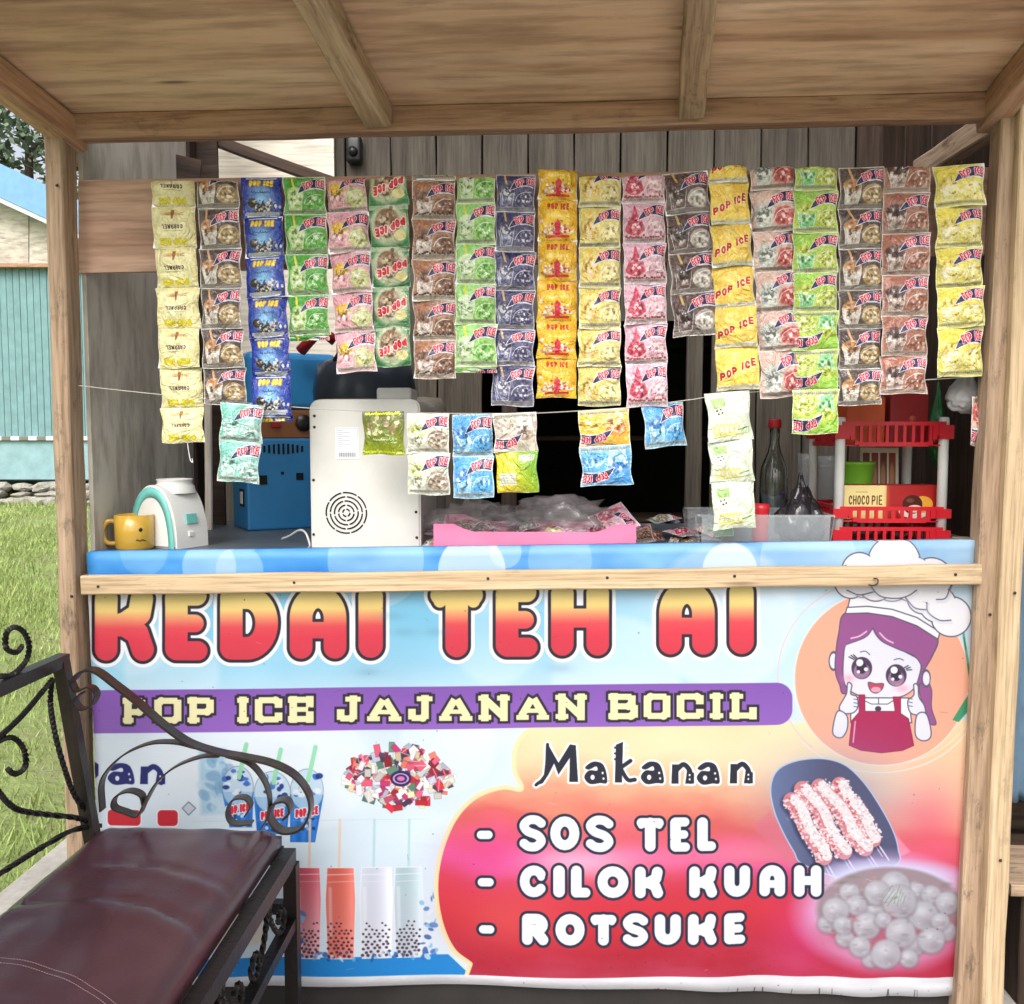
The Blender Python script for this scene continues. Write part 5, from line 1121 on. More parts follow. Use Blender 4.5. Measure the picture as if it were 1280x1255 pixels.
# white cabinet appliance, back turned, with round fan grille
Y = .115; pa, pb = at(389, 680, Y), at(526, 680, Y); hW = at(450, 499, Y).z - zt; wW = pb.x - pa.x; c0 = Vector(((pa.x + pb.x) / 2, Y, zt))
app = empty('white_appliance', c0, 'white boxy appliance with round fan grille facing out', 'appliance')
prof = [(-wW / 2, 0), (wW / 2, 0), (wW / 2, hW - .02)] + [(wW / 2 - .02 + .02 * math.cos(a), hW - .02 + .02 * math.sin(a)) for a in (.4, .8, 1.2, 1.57)] + [(-wW / 2 + .025 + .025 * math.cos(a), hW - .025 + .025 * math.sin(a)) for a in (1.6, 2.0, 2.4, 2.8, 3.14)]
obj('casing', extr(prof, 0, .30, 0, c0, .004), M_whitemetal, app, Matrix.Translation(c0))
gc = at(433, 641, Y); gv_, gf_ = [], []
for ri in range(1, 6):
    r0, r1 = ri * .0098 - .0030, ri * .0098 + .0004; nseg = 4 if ri < 5 else 8
    for s in range(nseg):
        a0 = 2 * math.pi * s / nseg + .10 / ri * 2 + (.2 if ri % 2 else 0); a1 = 2 * math.pi * (s + 1) / nseg - .10 / ri * 2 + (.2 if ri % 2 else 0); o = len(gv_)
        for t in range(7):
            a = a0 + (a1 - a0) * t / 6; gv_ += [(r0 * math.cos(a), 0, r0 * math.sin(a)), (r1 * math.cos(a), 0, r1 * math.sin(a))]
        gf_ += [(o + 2 * t, o + 2 * t + 2, o + 2 * t + 3, o + 2 * t + 1) for t in range(6)]
obj('fan_grille', mesh_from(gv_, gf_), M_opening_shade, app, Matrix.Translation(gc + Vector((0, -.0012, 0))))  # flat dark arcs give the shaded slots of the grille
def paint_label():
    cv = Canvas(0, 0, 60, 80, 3, col(226, 228, 232))
    for k in range(9): cv.line([(6, 8 + k * 5), (20 + (k * 17) % 34, 8 + k * 5)], 1.2, col(150, 154, 164), .8)
    cv.rbox(3, 3, 57, 54, 1, None, out=col(180, 184, 192), ow=.8)
    for k in range(22): cv.line([(10 + k * 1.9, 64), (10 + k * 1.9, 74)], .5 + .7 * (k * 7 % 3 == 0), INK)
    return cv.image('rating_label')
def print_mat(name, img, rough=.5):
    m, nt, b = new_mat(name); t = nt.nodes.new('ShaderNodeTexImage'); t.image = img; t.extension = 'EXTEND'; nt.links.new(t.outputs[0], b.inputs['Base Color']); b.inputs['Roughness'].default_value = rough; return m
def card(w, h): return mesh_from([(-w / 2, 0, -h / 2), (w / 2, 0, -h / 2), (w / 2, 0, h / 2), (-w / 2, 0, h / 2)], [(0, 1, 2, 3)], False, [(0, 0), (1, 0), (1, 1), (0, 1)])
obj('rating_label', card(30 / ppm(Y), 40 / ppm(Y)), print_mat('label_print', paint_label()), app, Matrix.Translation(at(434, 554, Y) + Vector((0, -.0012, 0))))
sc_ = lathe_mesh([(0, 0), (.0035, 0), (.003, .0012), (0, .0015)], 10)
for px, py in ((393, 520), (393, 534), (392, 600), (392, 668), (520, 640), (521, 672)): obj('screw', sc_, M_nail, app, TR(at(px, py, Y) + Vector((0, -.0005, 0)), 0, math.radians(90)))
obj('top_unit', box_mesh(.085, .10, .03, .006, 2), M_white, app, T(at(495, 505, .22).x, .24, zt + hW + .0155))
# black lidded cooker behind
Y = .56; p = on(458, Y); zl = at(458, 495, Y).z; R = 62 / ppm(Y)
cook = empty('rice_cooker', p, 'black lidded cooker behind the white appliance', 'cooker')
obj('pot', lathe_mesh([(0, 0), (R * .86, 0), (R * .97, .03), (R * .97, zl - zt), (R * .8, zl - zt + .01)], 36), M_white, cook, Matrix.Translation(p))
obj('lid', lathe_mesh([(R * 1.02, zl - zt - .012), (R * 1.04, zl - zt + .01), (R * 1.0, zl - zt + .05), (R * .93, zl - zt + .085), (R * .6, zl - zt + .105), (0, zl - zt + .11)], 36), plain('black_gloss', C(44, 52, 64), .3), cook, Matrix.Translation(p))
obj('lid_handle', sweep_mesh(crom([p + Vector((-.06, -R * .7, zl - zt + .09)), p + Vector((-.03, -R * .85, zl - zt + .115)), p + Vector((.03, -R * .85, zl - zt + .115)), p + Vector((.06, -R * .7, zl - zt + .09))], 6), circ_sec(.009, 8)), M_black, cook)
# beige rounded box beside it
Y = .50; p = on(530, Y); hb_ = at(530, 496, Y).z - zt
tag(obj('beige_canister', lathe_mesh([(0, 0), (.055, 0), (.062, .02), (.062, hb_ - .03), (.05, hb_ - .004), (0, hb_)], 28), plain('beige_plastic', C(150, 142, 128), .5), None, Matrix.Translation(p)), 'beige rounded canister partly behind the white appliance', 'canister')
# white cable
tag(obj('power_cable', sweep_mesh(crom([on(352, .30) + Vector((0, 0, .003)), on(362, .26) + Vector((0, 0, .016)), on(374, .22) + Vector((0, 0, .034)), on(382, .19) + Vector((0, 0, .030)), on(387, .16) + Vector((0, 0, .004)), on(384, .10) + Vector((0, 0, .003))], 8), circ_sec(.0028, 8)), M_white), 'white power cable looping out beside the white appliance', 'cable')

# pink tray of packets in a plastic bag
Y = .05; L, Rr = at(542, 676, Y), at(795, 672, Y); hT = at(600, 655, Y).z - zt; wT = Rr.x - L.x; c0 = Vector(((L.x + Rr.x) / 2, Y, zt)); dT = .26
tray = empty('pink_tray', c0, 'pink plastic tray on the counter holding bagged packets', 'tray')
obj('bottom', box_mesh(wT * .96, dT * .96, .006, .002, 1, (0, dT / 2, .003)), M_pink, tray, Matrix.Translation(c0))
def dip_side(w, h, th, ear=.05):
    n = 20; vv, ff = [], []
    for i in range(n + 1):
        s = -w / 2 + w * i / n; e = min(1, max(0, (abs(s) - (w / 2 - ear - .03)) / .03)); top = h * (.74 + .26 * e)
        for y in (0, th):
            vv += [(s, y, .004), (s, y, top)]
    for i in range(n):
        a = i * 4; ff += [(a, a + 4, a + 5, a + 1), (a + 2, a + 3, a + 7, a + 6), (a + 1, a + 5, a + 7, a + 3), (a, a + 2, a + 6, a + 4)]
    ff += [(0, 1, 3, 2), (n * 4, n * 4 + 2, n * 4 + 3, n * 4 + 1)]; return mesh_from(vv, ff)
obj('side', dip_side(wT, hT, .005), M_pink, tray, Matrix.Translation(c0)); obj('side', dip_side(wT, hT, .005), M_pink, tray, Matrix.Translation(c0 + Vector((0, dT - .005, 0))))
for s in (-1, 1): obj('side', dip_side(dT - .0102, hT, .005, .03), M_pink, tray, TR(c0 + Vector((s * (wT / 2 - .0025) + .0025, dT / 2, 0)), math.radians(90)))
def lumpy(sx, sy, sz, seed, n=26, amp=.16, freq=3.0, pinch=None):
    from mathutils import noise as nz
    bm = bmesh.new(); bmesh.ops.create_icosphere(bm, subdivisions=4, radius=1)
    for v_ in bm.verts:
        d = v_.co.normalized(); k = 1 + amp * nz.noise(d * freq + Vector((seed, seed * 2, 0))) + amp * .6 * abs(nz.noise(d * freq * 2.3 + Vector((0, seed, seed)))) + amp * .35 * nz.noise(d * freq * 5 + Vector((seed, 0, seed)))
        z = d.z * k; 
        if z < 0: z *= .55
        x, y = d.x * k, d.y * k
        if pinch and z > pinch: f = 1 - .75 * min(1, (z - pinch) / (1 - pinch)); x *= f; y *= f; z += .35 * (z - pinch)
        v_.co = Vector((x * sx, y * sy, z * sz))
    zm = min(v_.co.z for v_ in bm.verts)
    for v_ in bm.verts: v_.co.z -= zm
    return finish(bm, True)
bagc = on(600, .17); 
tag(obj('plastic_bag', lumpy(.12, .08, .050, 3.1, amp=.42, freq=4.2), M_bag, None, TR(bagc + Vector((0, 0, .012)), .1)), 'crumpled clear bag of packets at the near end of the pink tray', 'plastic bag')
tag(obj('plastic_bag', lumpy(.12, .085, .060, 5.7, amp=.42, freq=4.2), M_bag, None, TR(on(700, .17) + Vector((.0, 0, .012)), -.2)), 'fuller crumpled clear bag in the middle of the pink tray', 'plastic bag')
TONE = dict(cream='pinkish cream', berry='rose pink', green='mid green', choc='dark brown', pink='pink', sundae='black and tan', teal='teal', mocha='reddish brown', navy='navy', vanilla='soft yellow', brown='tan', durian='bright yellow', lightgreen='pale green', cookie='deep blue', orange='orange', milk='whitish')
def loose(cx, cy, sx, sy, z, sz, where, group, names, seed):
    r = random.Random(seed); n = len(names)
    for k, nm in enumerate(names):
        o = obj('snack_packet', packet_data(nm, k % 5, False), None, None, TR((cx + sx * (2 * ((k * .618) % 1) - 1), cy + r.uniform(-sy, sy), z + sz * k / max(1, n)), r.uniform(-1.2, 1.2), math.radians(r.uniform(-86, -50)), r.uniform(-.3, .3)) @ Matrix.Scale(.8, 4))
        tag(o, 'loose %s packet %s' % (TONE[nm], where), 'snack packet', group)
loose(bagc.x, .16, .075, .03, zt + .025, .045, 'inside the lower clear bag in the pink tray', 'loose packets in the pink tray', ['cream', 'berry', 'green', 'choc', 'pink', 'sundae', 'mocha', 'brown'], 4)
loose(on(705, .17).x, .16, .065, .03, zt + .025, .045, 'inside the fuller clear bag in the pink tray', 'loose packets in the pink tray', ['teal', 'lightgreen', 'cream', 'berry', 'pink', 'choc'], 8)
o = obj('snack_packet', packet_data('berry', 1, False), None, None, TR(on(772, .14) + Vector((.03, 0, .085)), -.3, math.radians(-50), .9)); tag(o, 'rose packet sticking out over the end of the pink tray', 'snack packet')
loose(on(840, .36).x, .36, .12, .09, zt + .012, .05, 'in the heap behind the pink tray', 'heap of loose packets', ['choc', 'sundae', 'mocha', 'navy', 'berry', 'brown', 'cream', 'cookie', 'green', 'milk'], 12)
# clear lidless box with bottle, cup and black bag
Y = .06; L, Rr = at(876, 672, Y), at(1036, 672, Y); hC = at(950, 640, .2).z - zt; hC = max(.045, hC); wC = Rr.x - L.x; c0 = Vector(((L.x + Rr.x) / 2, Y, zt)); dC = .20
boxe = empty('clear_box', c0, 'clear plastic box under the white packets', 'plastic box')
obj('bottom', box_mesh(wC * .92, dC * .92, .003, .001, 1, (0, dC / 2, .002)), M_clear, boxe, Matrix.Translation(c0))
for s in (0, 1): obj('side', box_mesh(wC, .003, hC, .001, 1, (0, 0, hC / 2 + .004)), M_clear, boxe, TR(c0 + Vector((0, s * dC, 0)), 0, math.radians(8 if s == 0 else -8)))
for s in (-1, 1): obj('side', box_mesh(.003, dC, hC, .001, 1, (0, dC / 2, hC / 2 + .004)), M_clear, boxe, TR(c0 + Vector((s * wC / 2, 0, 0)), 0, 0, math.radians(8 * s)))
obj('rim', sweep_mesh([c0 + Vector((x_ * (wC / 2 + .008), y_, hC + .004)) for x_, y_ in ((-1, -.008), (1, -.008), (1, dC + .008), (-1, dC + .008), (-1, -.008))], rect_sec(.006, .004), up=Vector((0, 0, 1)), smooth=False), M_clear, boxe)
Y = .40; p = on(966, Y); hB = at(966, 524, Y).z - zt; R = 17 / ppm(Y)
bot = empty('glass_bottle', p, 'empty clear glass bottle with red cap', 'bottle')
obj('glass', lathe_mesh([(0, .002), (R * .9, .002), (R, .01), (R, hB * .52), (R * .92, hB * .6), (R * .5, hB * .72), (R * .36, hB * .8), (R * .34, hB * .93), (R * .40, hB * .94), (R * .4, hB * .96), (R * .3, hB * .96), (R * .27, hB * .8), (R * .42, hB * .72), (R * .84, hB * .6), (R * .92, hB * .52), (R * .92, .014), (0, .012)], 32), M_glass, bot, Matrix.Translation(p))
obj('cap', lathe_mesh([(R * .44, hB * .925), (R * .46, hB * .93), (R * .46, hB * .985), (R * .4, hB), (0, hB)], 24), M_red, bot, Matrix.Translation(p))
p = on(950, .12) + Vector((0, 0, .004)); hh = at(950, 630, .12).z - p.z
cup = [(0, 0)] + [(.017 + .0012 * (i % 2) + .003 * i / 10, hh * i / 10) for i in range(11)] + [(.016, hh), (.014, .004), (0, .004)]
tag(obj('red_cup', lathe_mesh(cup, 24), M_red, None, Matrix.Translation(p)), 'small ribbed red cup beside the white packets', 'cup')
p = on(1000, .13) + Vector((0, 0, .005)); tag(obj('black_bag', lumpy(.052, .045, .085, 9.3, amp=.34, pinch=.35), M_blackbag, None, TR(p, .4)), 'black foil bag twisted at the top in the clear box', 'plastic bag')
for i, (px, Y, rr, y0) in enumerate(((1008, .62, .026, 567), (1034, .60, .028, 570))):
    p = on(px, Y); h_ = at(px, y0, Y).z - zt; e = empty('clear_jar', p, ['clear jar with pale lid behind the rack post', 'second clear jar just behind the rack, nearer its middle'][i], 'jar', 'clear jars behind the rack')
    obj('glass', lathe_mesh([(0, .002), (rr, .002), (rr, h_ * .85), (rr * .92, h_ * .88)], 24), M_clear, e, Matrix.Translation(p)); obj('lid', lathe_mesh([(rr * 1.04, h_ * .86), (rr * 1.06, h_), (0, h_)], 24), M_clear, e, Matrix.Translation(p))

# rack of red trays on white posts
YF, YBk = .18, .40; X0, X1 = at(1049, 600, YF).x, at(1178, 600, YF).x; ztop = at(1110, 527, YF).z
rack = empty('tray_rack', Vector(((X0 + X1) / 2, (YF + YBk) / 2, zt)), 'red plastic tray rack with white posts on the counter', 'rack')
for X in (X0, X1):
    for Yp in (YF, YBk):
        obj('post', lathe_mesh([(0, 0), (.0115, 0), (.0115, ztop - zt + .004), (.010, ztop - zt + .010), (0, ztop - zt + .011)], 16), M_white, rack, T(X, Yp, zt))
def rack_tray(z, h):
    vs_, fs = [], []
    def bx3(x0, x1, y0, y1, z0, z1):
        o = len(vs_); vs_.extend([(x0, y0, z0), (x1, y0, z0), (x1, y1, z0), (x0, y1, z0), (x0, y0, z1), (x1, y0, z1), (x1, y1, z1), (x0, y1, z1)]); fs.extend([(o, o + 3, o + 2, o + 1), (o + 4, o + 5, o + 6, o + 7), (o, o + 1, o + 5, o + 4), (o + 1, o + 2, o + 6, o + 5), (o + 2, o + 3, o + 7, o + 6), (o + 3, o, o + 4, o + 7)])
    for Yp in (YF - .013, YBk + .007):
        n = 24; xs = [X0 + (X1 - X0) * (i + .5) / n for i in range(n)]
        for i, x_ in enumerate(xs):
            e = min(1, max(0, (abs(i - (n - 1) / 2) - 8.2) / 2)); zb_ = z + h * .42 * e * (1 if True else 0); w = (X1 - X0) / n / 2
            bx3(x_ - w, x_ + w, Yp, Yp + .007, z + h - .009 - h * .10 * e, z + h); bx3(x_ - w, x_ + w, Yp, Yp + .007, zb_, zb_ + .010)
            if i % 2 == 0 or e > .3: bx3(x_ - w * (1 if e > .3 else .75), x_ + w * (1 if e > .3 else .75), Yp + .0005, Yp + .0065, zb_ + .010, z + h - .009)
    for X in (X0 - .006, X1 - .001):
        bx3(X, X + .007, YF - .006, YBk + .007, z + h - .010, z + h); bx3(X, X + .007, YF - .006, YBk + .007, z, z + .010)
        for k in range(14):
            if k % 2 == 0: bx3(X + .0005, X + .0065, YF + .008 + k * .0145, YF + .016 + k * .0145, z + .01, z + h - .01)
    bx3(X0 - .005, X1 + .005, YF - .006, YBk + .006, z + .001, z + .004)
    for X in (X0, X1):
        for Yp in (YF, YBk): bx3(X - .0165, X + .0165, Yp - .0165, Yp + .0165, z + h * .3, z + h * .86)
    return mesh_from(vs_, fs)
hh = (at(1110, 527, YF).z - at(1110, 558, YF).z)
z1, z2, z3 = at(1110, 558, YF).z, at(1110, 654, YF).z, zt + .001
for z, h in ((z1, hh), (z2 + .002, at(1110, 634, YF).z - z2), (z3, .052)): obj('tray', rack_tray(z, h), M_red, rack)
# things on the rack
def carton_print():
    cv = Canvas(0, 0, 240, 60, 3, col(236, 220, 150)); X, Y = np.meshgrid(cv.xs, cv.ys)
    cv.rbox(110, -4, 246, 64, 0, col(166, 34, 34)); cv.blob(112, 30, 6, 60, col(206, 120, 70), .5)
    cv.glyphs(word('CHOCO', 12, 66, 18, 35, 1.5, .18), [(0, col(96, 64, 40))]); cv.glyphs(word('PIE', 72, 100, 18, 35, 1.5, .2), [(0, col(96, 64, 40))])
    cv.line([(30, 12), (60, 12)], 1, col(150, 120, 70)); cv.line([(60, 44), (96, 43)], 2.5, col(120, 90, 50), .8)
    cv.ell(185, 46, 42, 13, col(236, 226, 214)); cv.ell(205, 34, 26, 15, col(226, 170, 60)); cv.ell(178, 34, 26, 17, col(70, 30, 24)); cv.ell(184, 42, 20, 7, col(232, 214, 190)); cv.ell(172, 27, 10, 4, col(130, 70, 56), .8, 2)
    return cv.image('carton_print')
Y = YF + .03; A, B = at(1054, 634, Y), at(1171, 634, Y); hb_ = (at(1110, 606, Y).z - A.z); zs = z2 + .0065
cart = empty('biscuit_carton', Vector(((A.x + B.x) / 2, Y, zs)), 'yellow and red chocolate pie carton on the rack', 'carton')
bc = Vector(((A.x + B.x) / 2, Y, zs)); hb_ = at(1110, 606, Y).z - zs
obj('carton_body', box_mesh(B.x - A.x, .05, hb_, .0015, 1, (0, .0255, hb_ / 2)), M_redcard, cart, Matrix.Translation(bc)); obj('front_print', card(B.x - A.x - .003, hb_ - .003), print_mat('carton_face', carton_print(), .35), cart, Matrix.Translation(bc + Vector((0, -.0006, hb_ / 2))))
Y = YF + .05; zs1 = z1 + .0045
for nm, lab, a, b_, yt, mat_ in (('orange_carton', 'orange carton standing on the top tray', 1058, 1106, 497, M_orange), ('red_carton', 'dark red carton beside the orange one on the top tray', 1112, 1160, 480, M_redcard)):
    A, B = at(a, 540, Y), at(b_, 540, Y); h_ = at(1100, yt, Y).z - zs1; e = empty(nm, Vector(((A.x + B.x) / 2, Y, zs1)), lab, 'carton')
    obj('carton_body', box_mesh(B.x - A.x, .07, h_, .002, 1, (0, .035, h_ / 2)), mat_, e, T((A.x + B.x) / 2, Y, zs1)); obj('flap', box_mesh((B.x - A.x) * .94, .065, .002, 0, 1, (0, .035, 0)), mat_, e, T((A.x + B.x) / 2, Y, zs1 + h_ + .0012)); obj('emblem', lathe_mesh([(0, 0), (.008, 0), (.008, .0006), (0, .0006)], 20), plain(nm + '_emblem', C(226, 150, 90) if 'orange' in nm else C(200, 90, 70), .5), e, TR(((A.x + B.x) / 2 + .008, Y - .0002, zs1 + h_ * .42), 0, math.radians(90)))
Y = .30; p = Vector((at(1071, 590, Y).x, Y, z2 + .0068)); hb_ = at(1071, 577, Y).z - p.z
tag(obj('green_bowl', lathe_mesh([(0, 0), (.024, 0), (.026, hb_ * .25), (.036, hb_ * .6), (.041, hb_ * .94), (.044, hb_ * .95), (.044, hb_), (.039, hb_), (.033, hb_ * .6), (.022, hb_ * .3), (0, hb_ * .28)], 30), M_green, None, Matrix.Translation(p)), 'lime green plastic bowl on the rack behind the carton', 'bowl')
Y = .34; A, B = at(1078, 600, Y), at(1124, 600, Y); mg = at(1100, 560, Y); mh = mg.z - z2 - .0065
def mag_print():
    cv = Canvas(0, 0, 60, 60, 3, col(226, 220, 210)); r = np.random.default_rng(3)
    for k in range(4): cv.rbox(3 + k * 14, 4, 14 + k * 14, 56, 1, col(120 + 30 * (k % 2), 70, 50)); cv.ell(8 + k * 14, 26, 4, 12, col(200, 160, 110), .8, 2); cv.ell(8 + k * 14, 46, 4, 7, col(60, 50, 46), .7, 2)
    return cv.image('picture_print')
tag(obj('picture_card', box_mesh(.095, .004, mh), M_whitemetal, None, TR((mg.x, Y, z2 + .0065 + mh / 2 + .001), 0, math.radians(-4))), 'picture card standing at the back of the rack', 'card')
cd = obj('printed_face', card(.092, mh - .004), print_mat('picture_face', mag_print()), bpy.data.objects['picture_card'], TR((mg.x, Y - .0026, z2 + .0065 + mh / 2 + .001), 0, math.radians(-4)))
# hanging bags on the right
def hang_bag(name, label, px, y0, y1, w, Y, mat_, seed):
    A, B = at(px, y0, Y), at(px, y1, Y); h_ = A.z - B.z; W = w / ppm(Y)
    o = obj(name, lumpy(W / 2, .02, h_ / 1.9, seed, amp=.22, pinch=.3), mat_, None, Matrix.Translation(B)); tag(o, label, 'plastic bag')
hang_bag('green_bag', 'narrow green plastic bag hanging behind the rack', 1170, 478, 582, 20, .42, M_greenbag, 2.2)
hang_bag('white_bag', 'crumpled whitish bag hanging under the bright yellow strip', 1206, 462, 518, 44, .06, M_whitebag, 7.9)
o = obj('snack_packet', packet_data('cream', 2, True), None, None, TR(at(1222, 496, .03), .7) @ Matrix.Diagonal((.5, 1, 1.2, 1))); tag(o, 'small pinkish packet hanging against the inner post', 'snack packet')
tag(obj('wood_block', box_mesh(.04, .04, .03, .003, 1), M_pale, None, T(at(1204, 668, .16).x, .16, zt + .0155)), 'small pale wood block on the counter beside the rack', 'wood block')
tag(obj('purple_tub', lathe_mesh([(0, 0), (.02, 0), (.024, .05), (.025, .052), (0, .052)], 20), plain('purple_plastic', C(110, 80, 160), .4), None, Matrix.Translation(on(990, .66) + Vector((0, 0, .0)))), 'small purple tub behind the glass bottle', 'tub')
# ------------------------------------------------------------------ iron bench with maroon cushion
YB = -.14
PL, PR = at(128, 1020, YB), at(352, 1034, YB); zs = (PL.z + PR.z) / 2
nl_, nr_ = atz(0, 1130, zs), atz(196, 1255, zs)
dl, dr = (nl_ - PL), (nr_ - PR); dl.z = dr.z = 0
tl = lambda y: Vector((PL.x + dl.x * (y - YB) / (nl_.y - YB), y, 0)); trr = lambda y: Vector((PR.x + dr.x * (y - YB) / (nr_.y - YB), y, 0))
YN = -1.45
bench = empty('iron_bench', Vector(((PL.x + PR.x) / 2, -.8, 0)), 'black wrought iron bench with maroon leather seat in front of the stall', 'bench')
m, nt, b = new_mat('maroon_leather'); v = tex_coord(nt, rand=False)
nt.links.new(ramp(nt, noise(nt, v, 3, 3, .5), [(.3, C(44, 24, 30)), (.6, C(56, 30, 37)), (.8, C(70, 42, 48))]), b.inputs['Base Color'])
nt.links.new(ramp(nt, noise(nt, v, 3, 3), [(.3, (.22, .22, .22, 1)), (.7, (.34, .34, .34, 1))]), b.inputs['Roughness']); b.inputs['Specular IOR Level'].default_value = .55
bump(nt, b, noise(nt, v, 140, 3), .12, .002); M_leather = m
from mathutils import noise as nzm
nu, nv = 36, 90; th = .05; vv, ff = [], []
def seat_pt(u, w):
    y = YB + (YN - YB) * w; a, c_ = tl(y), trr(y); P = a + (c_ - a) * u
    e = (min(u, 1 - u) / .08); e2 = min(w * (YB - YN), (1 - w) * (YB - YN)) / .035; k = min(1, e) ** .5 * min(1, e2) ** .5
    z = zs - th * .55 * (1 - k)
    dd = w * (YB - YN)
    crease = lambda c0, bend, wd, am: -am * math.exp(-((dd - c0 - bend * (u - .55) ** 2 - .10 * (u - .5)) / wd) ** 2)
    z += (crease(.20, .22, .008, .0036) * min(1, max(0, (u - .1) * 3)) + crease(.33, .3, .010, .006) + crease(.60, .25, .009, .003) + crease(.225, .22, .02, -.0025) + crease(.365, .3, .025, -.0035)) * k
    z += .006 * nzm.noise(Vector((u * 3, dd * 4, 1))) * k + .003 * nzm.noise(Vector((u * 7, dd * 13, 4))) * k
    return Vector((P.x, P.y, z))
for j in range(nv + 1):
    for i in range(nu + 1): vv.append(seat_pt(i / nu, j / nv))
o1 = len(vv)
for j in range(nv + 1):
    for i in (0, nu): p = vv[j * (nu + 1) + i]; vv.append(Vector((p.x, p.y, zs - th)))
for j in range(nv):
    for i in range(nu): a = j * (nu + 1) + i; ff.append((a, a + nu + 1, a + nu + 2, a + 1))
    ff.append((j * (nu + 1), o1 + 2 * j, o1 + 2 * j + 2, (j + 1) * (nu + 1))); a = j * (nu + 1) + nu; ff.append((a, a + nu + 1, o1 + 2 * j + 3, o1 + 2 * j + 1))
o2 = len(vv)
for j in (0, nv):
    for i in range(nu + 1): p = vv[j * (nu + 1) + i]; vv.append(Vector((p.x, p.y, zs - th)))
for q, j in enumerate((0, nv)):
    for i in range(nu): a = j * (nu + 1) + i; f = (a, a + 1, o2 + q * (nu + 1) + i + 1, o2 + q * (nu + 1) + i); ff.append(f if q == 0 else f[::-1])
seat = obj('seat_cushion', mesh_from(vv, ff, True), M_leather, bench)
M_thread = plain('thread', C(170, 140, 140), .7)
for off in (0, .012):                                                     # double stitched seam across the cushion
    sv, sf_ = [], []
    for k in range(150):
        if k % 2: continue
        pts = []
        for q in (k, k + 1.0):
            u = .03 + .94 * q / 150; w = (.52 + off + .25 * (u - .2) ** 2 - .0) / (YB - YN); p = seat_pt(u, w); pts.append(p + Vector((0, 0, .0012)))
        a, c_ = pts; o_ = len(sv); sv += [a + Vector((0, -.0004, 0)), c_ + Vector((0, -.0004, 0)), c_ + Vector((0, .0004, .0002)), a + Vector((0, .0004, .0002))]; sf_.append((o_, o_ + 1, o_ + 2, o_ + 3))
    obj('stitching', mesh_from(sv, sf_), M_thread, seat)
def bar(name, A, B, w, h, mat=M_iron): return obj(name, sweep_mesh([A, A + (B - A) * .5, B], rect_sec(w, h), up=Vector((0, 0, 1)) if abs((B - A).normalized().z) < .9 else Vector((0, 1, 0)), smooth=False), mat, bench)
zf = zs - th - .016
R0, R1_ = trr(YB) + Vector((.018, -.01, zf)), trr(YN) + Vector((.018, 0, zf)); L0, L1 = tl(YB) + Vector((-.014, -.01, zf)), tl(YN) + Vector((-.014, 0, zf))
bar('seat_rail', R0, R1_, .03, .034); bar('seat_rail', L0, L1, .03, .034); bar('seat_rail', L0 + Vector((.0152, 0, 0)), R0 + Vector((-.0152, 0, 0)), .03, .03); bar('seat_rail', L1 + Vector((.0152, 0, 0)), R1_ + Vector((-.0152, 0, 0)), .03, .03)
for P in (R0, R1_, L0, L1): bar('leg', Vector((P.x + .004, P.y, FZ)), Vector((P.x + .004, P.y, P.z - .0172)), .028, .028)
zl_ = .22
bar('stretcher', Vector((R0.x + .004, R0.y - .0145, zl_)), Vector((R1_.x + .004, R1_.y + .0145, zl_)), .024, .024); bar('stretcher', Vector((L0.x, L0.y - .0145, zl_)), Vector((L1.x, L1.y + .0145, zl_)), .024, .024)
bar('stretcher', Vector((L0.x + .018, L0.y, zl_ + .03)), Vector((R0.x - .011, R0.y, zl_ + .03)), .024, .024)
tw = rect_sec(.009, .009)
# scrolls between seat rail and stretcher
for k in range(5):
    yc = R0.y - .16 - k * .26; X = R0.x + .004; zc_ = (zf - .017 + zl_ + .012) / 2; hz = (zf - .017 - zl_ - .012) / 2
    for s in (-1, 1):
        pts = [Vector((X, yc + s * .008, zc_ + hz)), Vector((X, yc + s * .012, zc_ + hz * .3)), Vector((X, yc + s * .05, zc_ - hz * .55)), Vector((X, yc + s * .085, zc_ - hz * .85)), Vector((X, yc + s * .105, zc_ - hz * .45)), Vector((X, yc + s * .085, zc_ - hz * .05)), Vector((X, yc + s * .062, zc_ - hz * .25)), Vector((X, yc + s * .072, zc_ - hz * .45))]
        obj('scroll', sweep_mesh(crom(pts, 7), tw, up=Vector((1, 0, 0)), twist=90, smooth=False), M_iron, bench)
# back: leaning frame, twisted bars and scrolls in the plane of the back
AP = at(76, 826, YB - .01); B0 = Vector((L0.x, L0.y, zf))
bn = (AP - B0).cross(Vector((0, 1, 0)) * 1.0 + Vector((0, 0, 0))).normalized()
pb = lambda zx, zy: atp(zx / 2.535, 760 + zy / 2.535, B0, bn)
AP2 = AP + (L1 - L0)
obj('back_post', sweep_mesh([B0, (B0 + AP) / 2, AP], rect_sec(.026, .026), up=Vector((0, 1, 0)), smooth=False), M_iron2, bench); obj('back_post', sweep_mesh([B0 + (L1 - L0), (B0 + AP) / 2 + (L1 - L0), AP2], rect_sec(.026, .026), up=Vector((0, 1, 0)), smooth=False), M_iron2, bench)
bar('top_rail', AP + Vector((0, .013, 0)), AP2 + Vector((0, -.013, 0)), .026, .026, M_iron2)
TWS = [[(0, 215), (40, 210), (80, 170), (92, 120), (75, 75), (45, 60), (20, 80), (20, 125), (50, 140), (70, 120)],
       [(165, 225), (130, 270), (80, 330), (30, 380), (-30, 430), (-110, 480)], [(165, 225), (160, 300), (175, 400), (205, 510), (240, 600), (300, 675)],
       [(-60, 470), (-10, 425), (40, 410), (75, 445), (80, 500), (50, 525), (25, 510)], [(300, 685), (240, 665), (150, 655), (60, 640), (10, 600), (-30, 540), (-60, 470)], [(318, 690), (230, 705), (130, 760), (50, 810), (-60, 880)]]
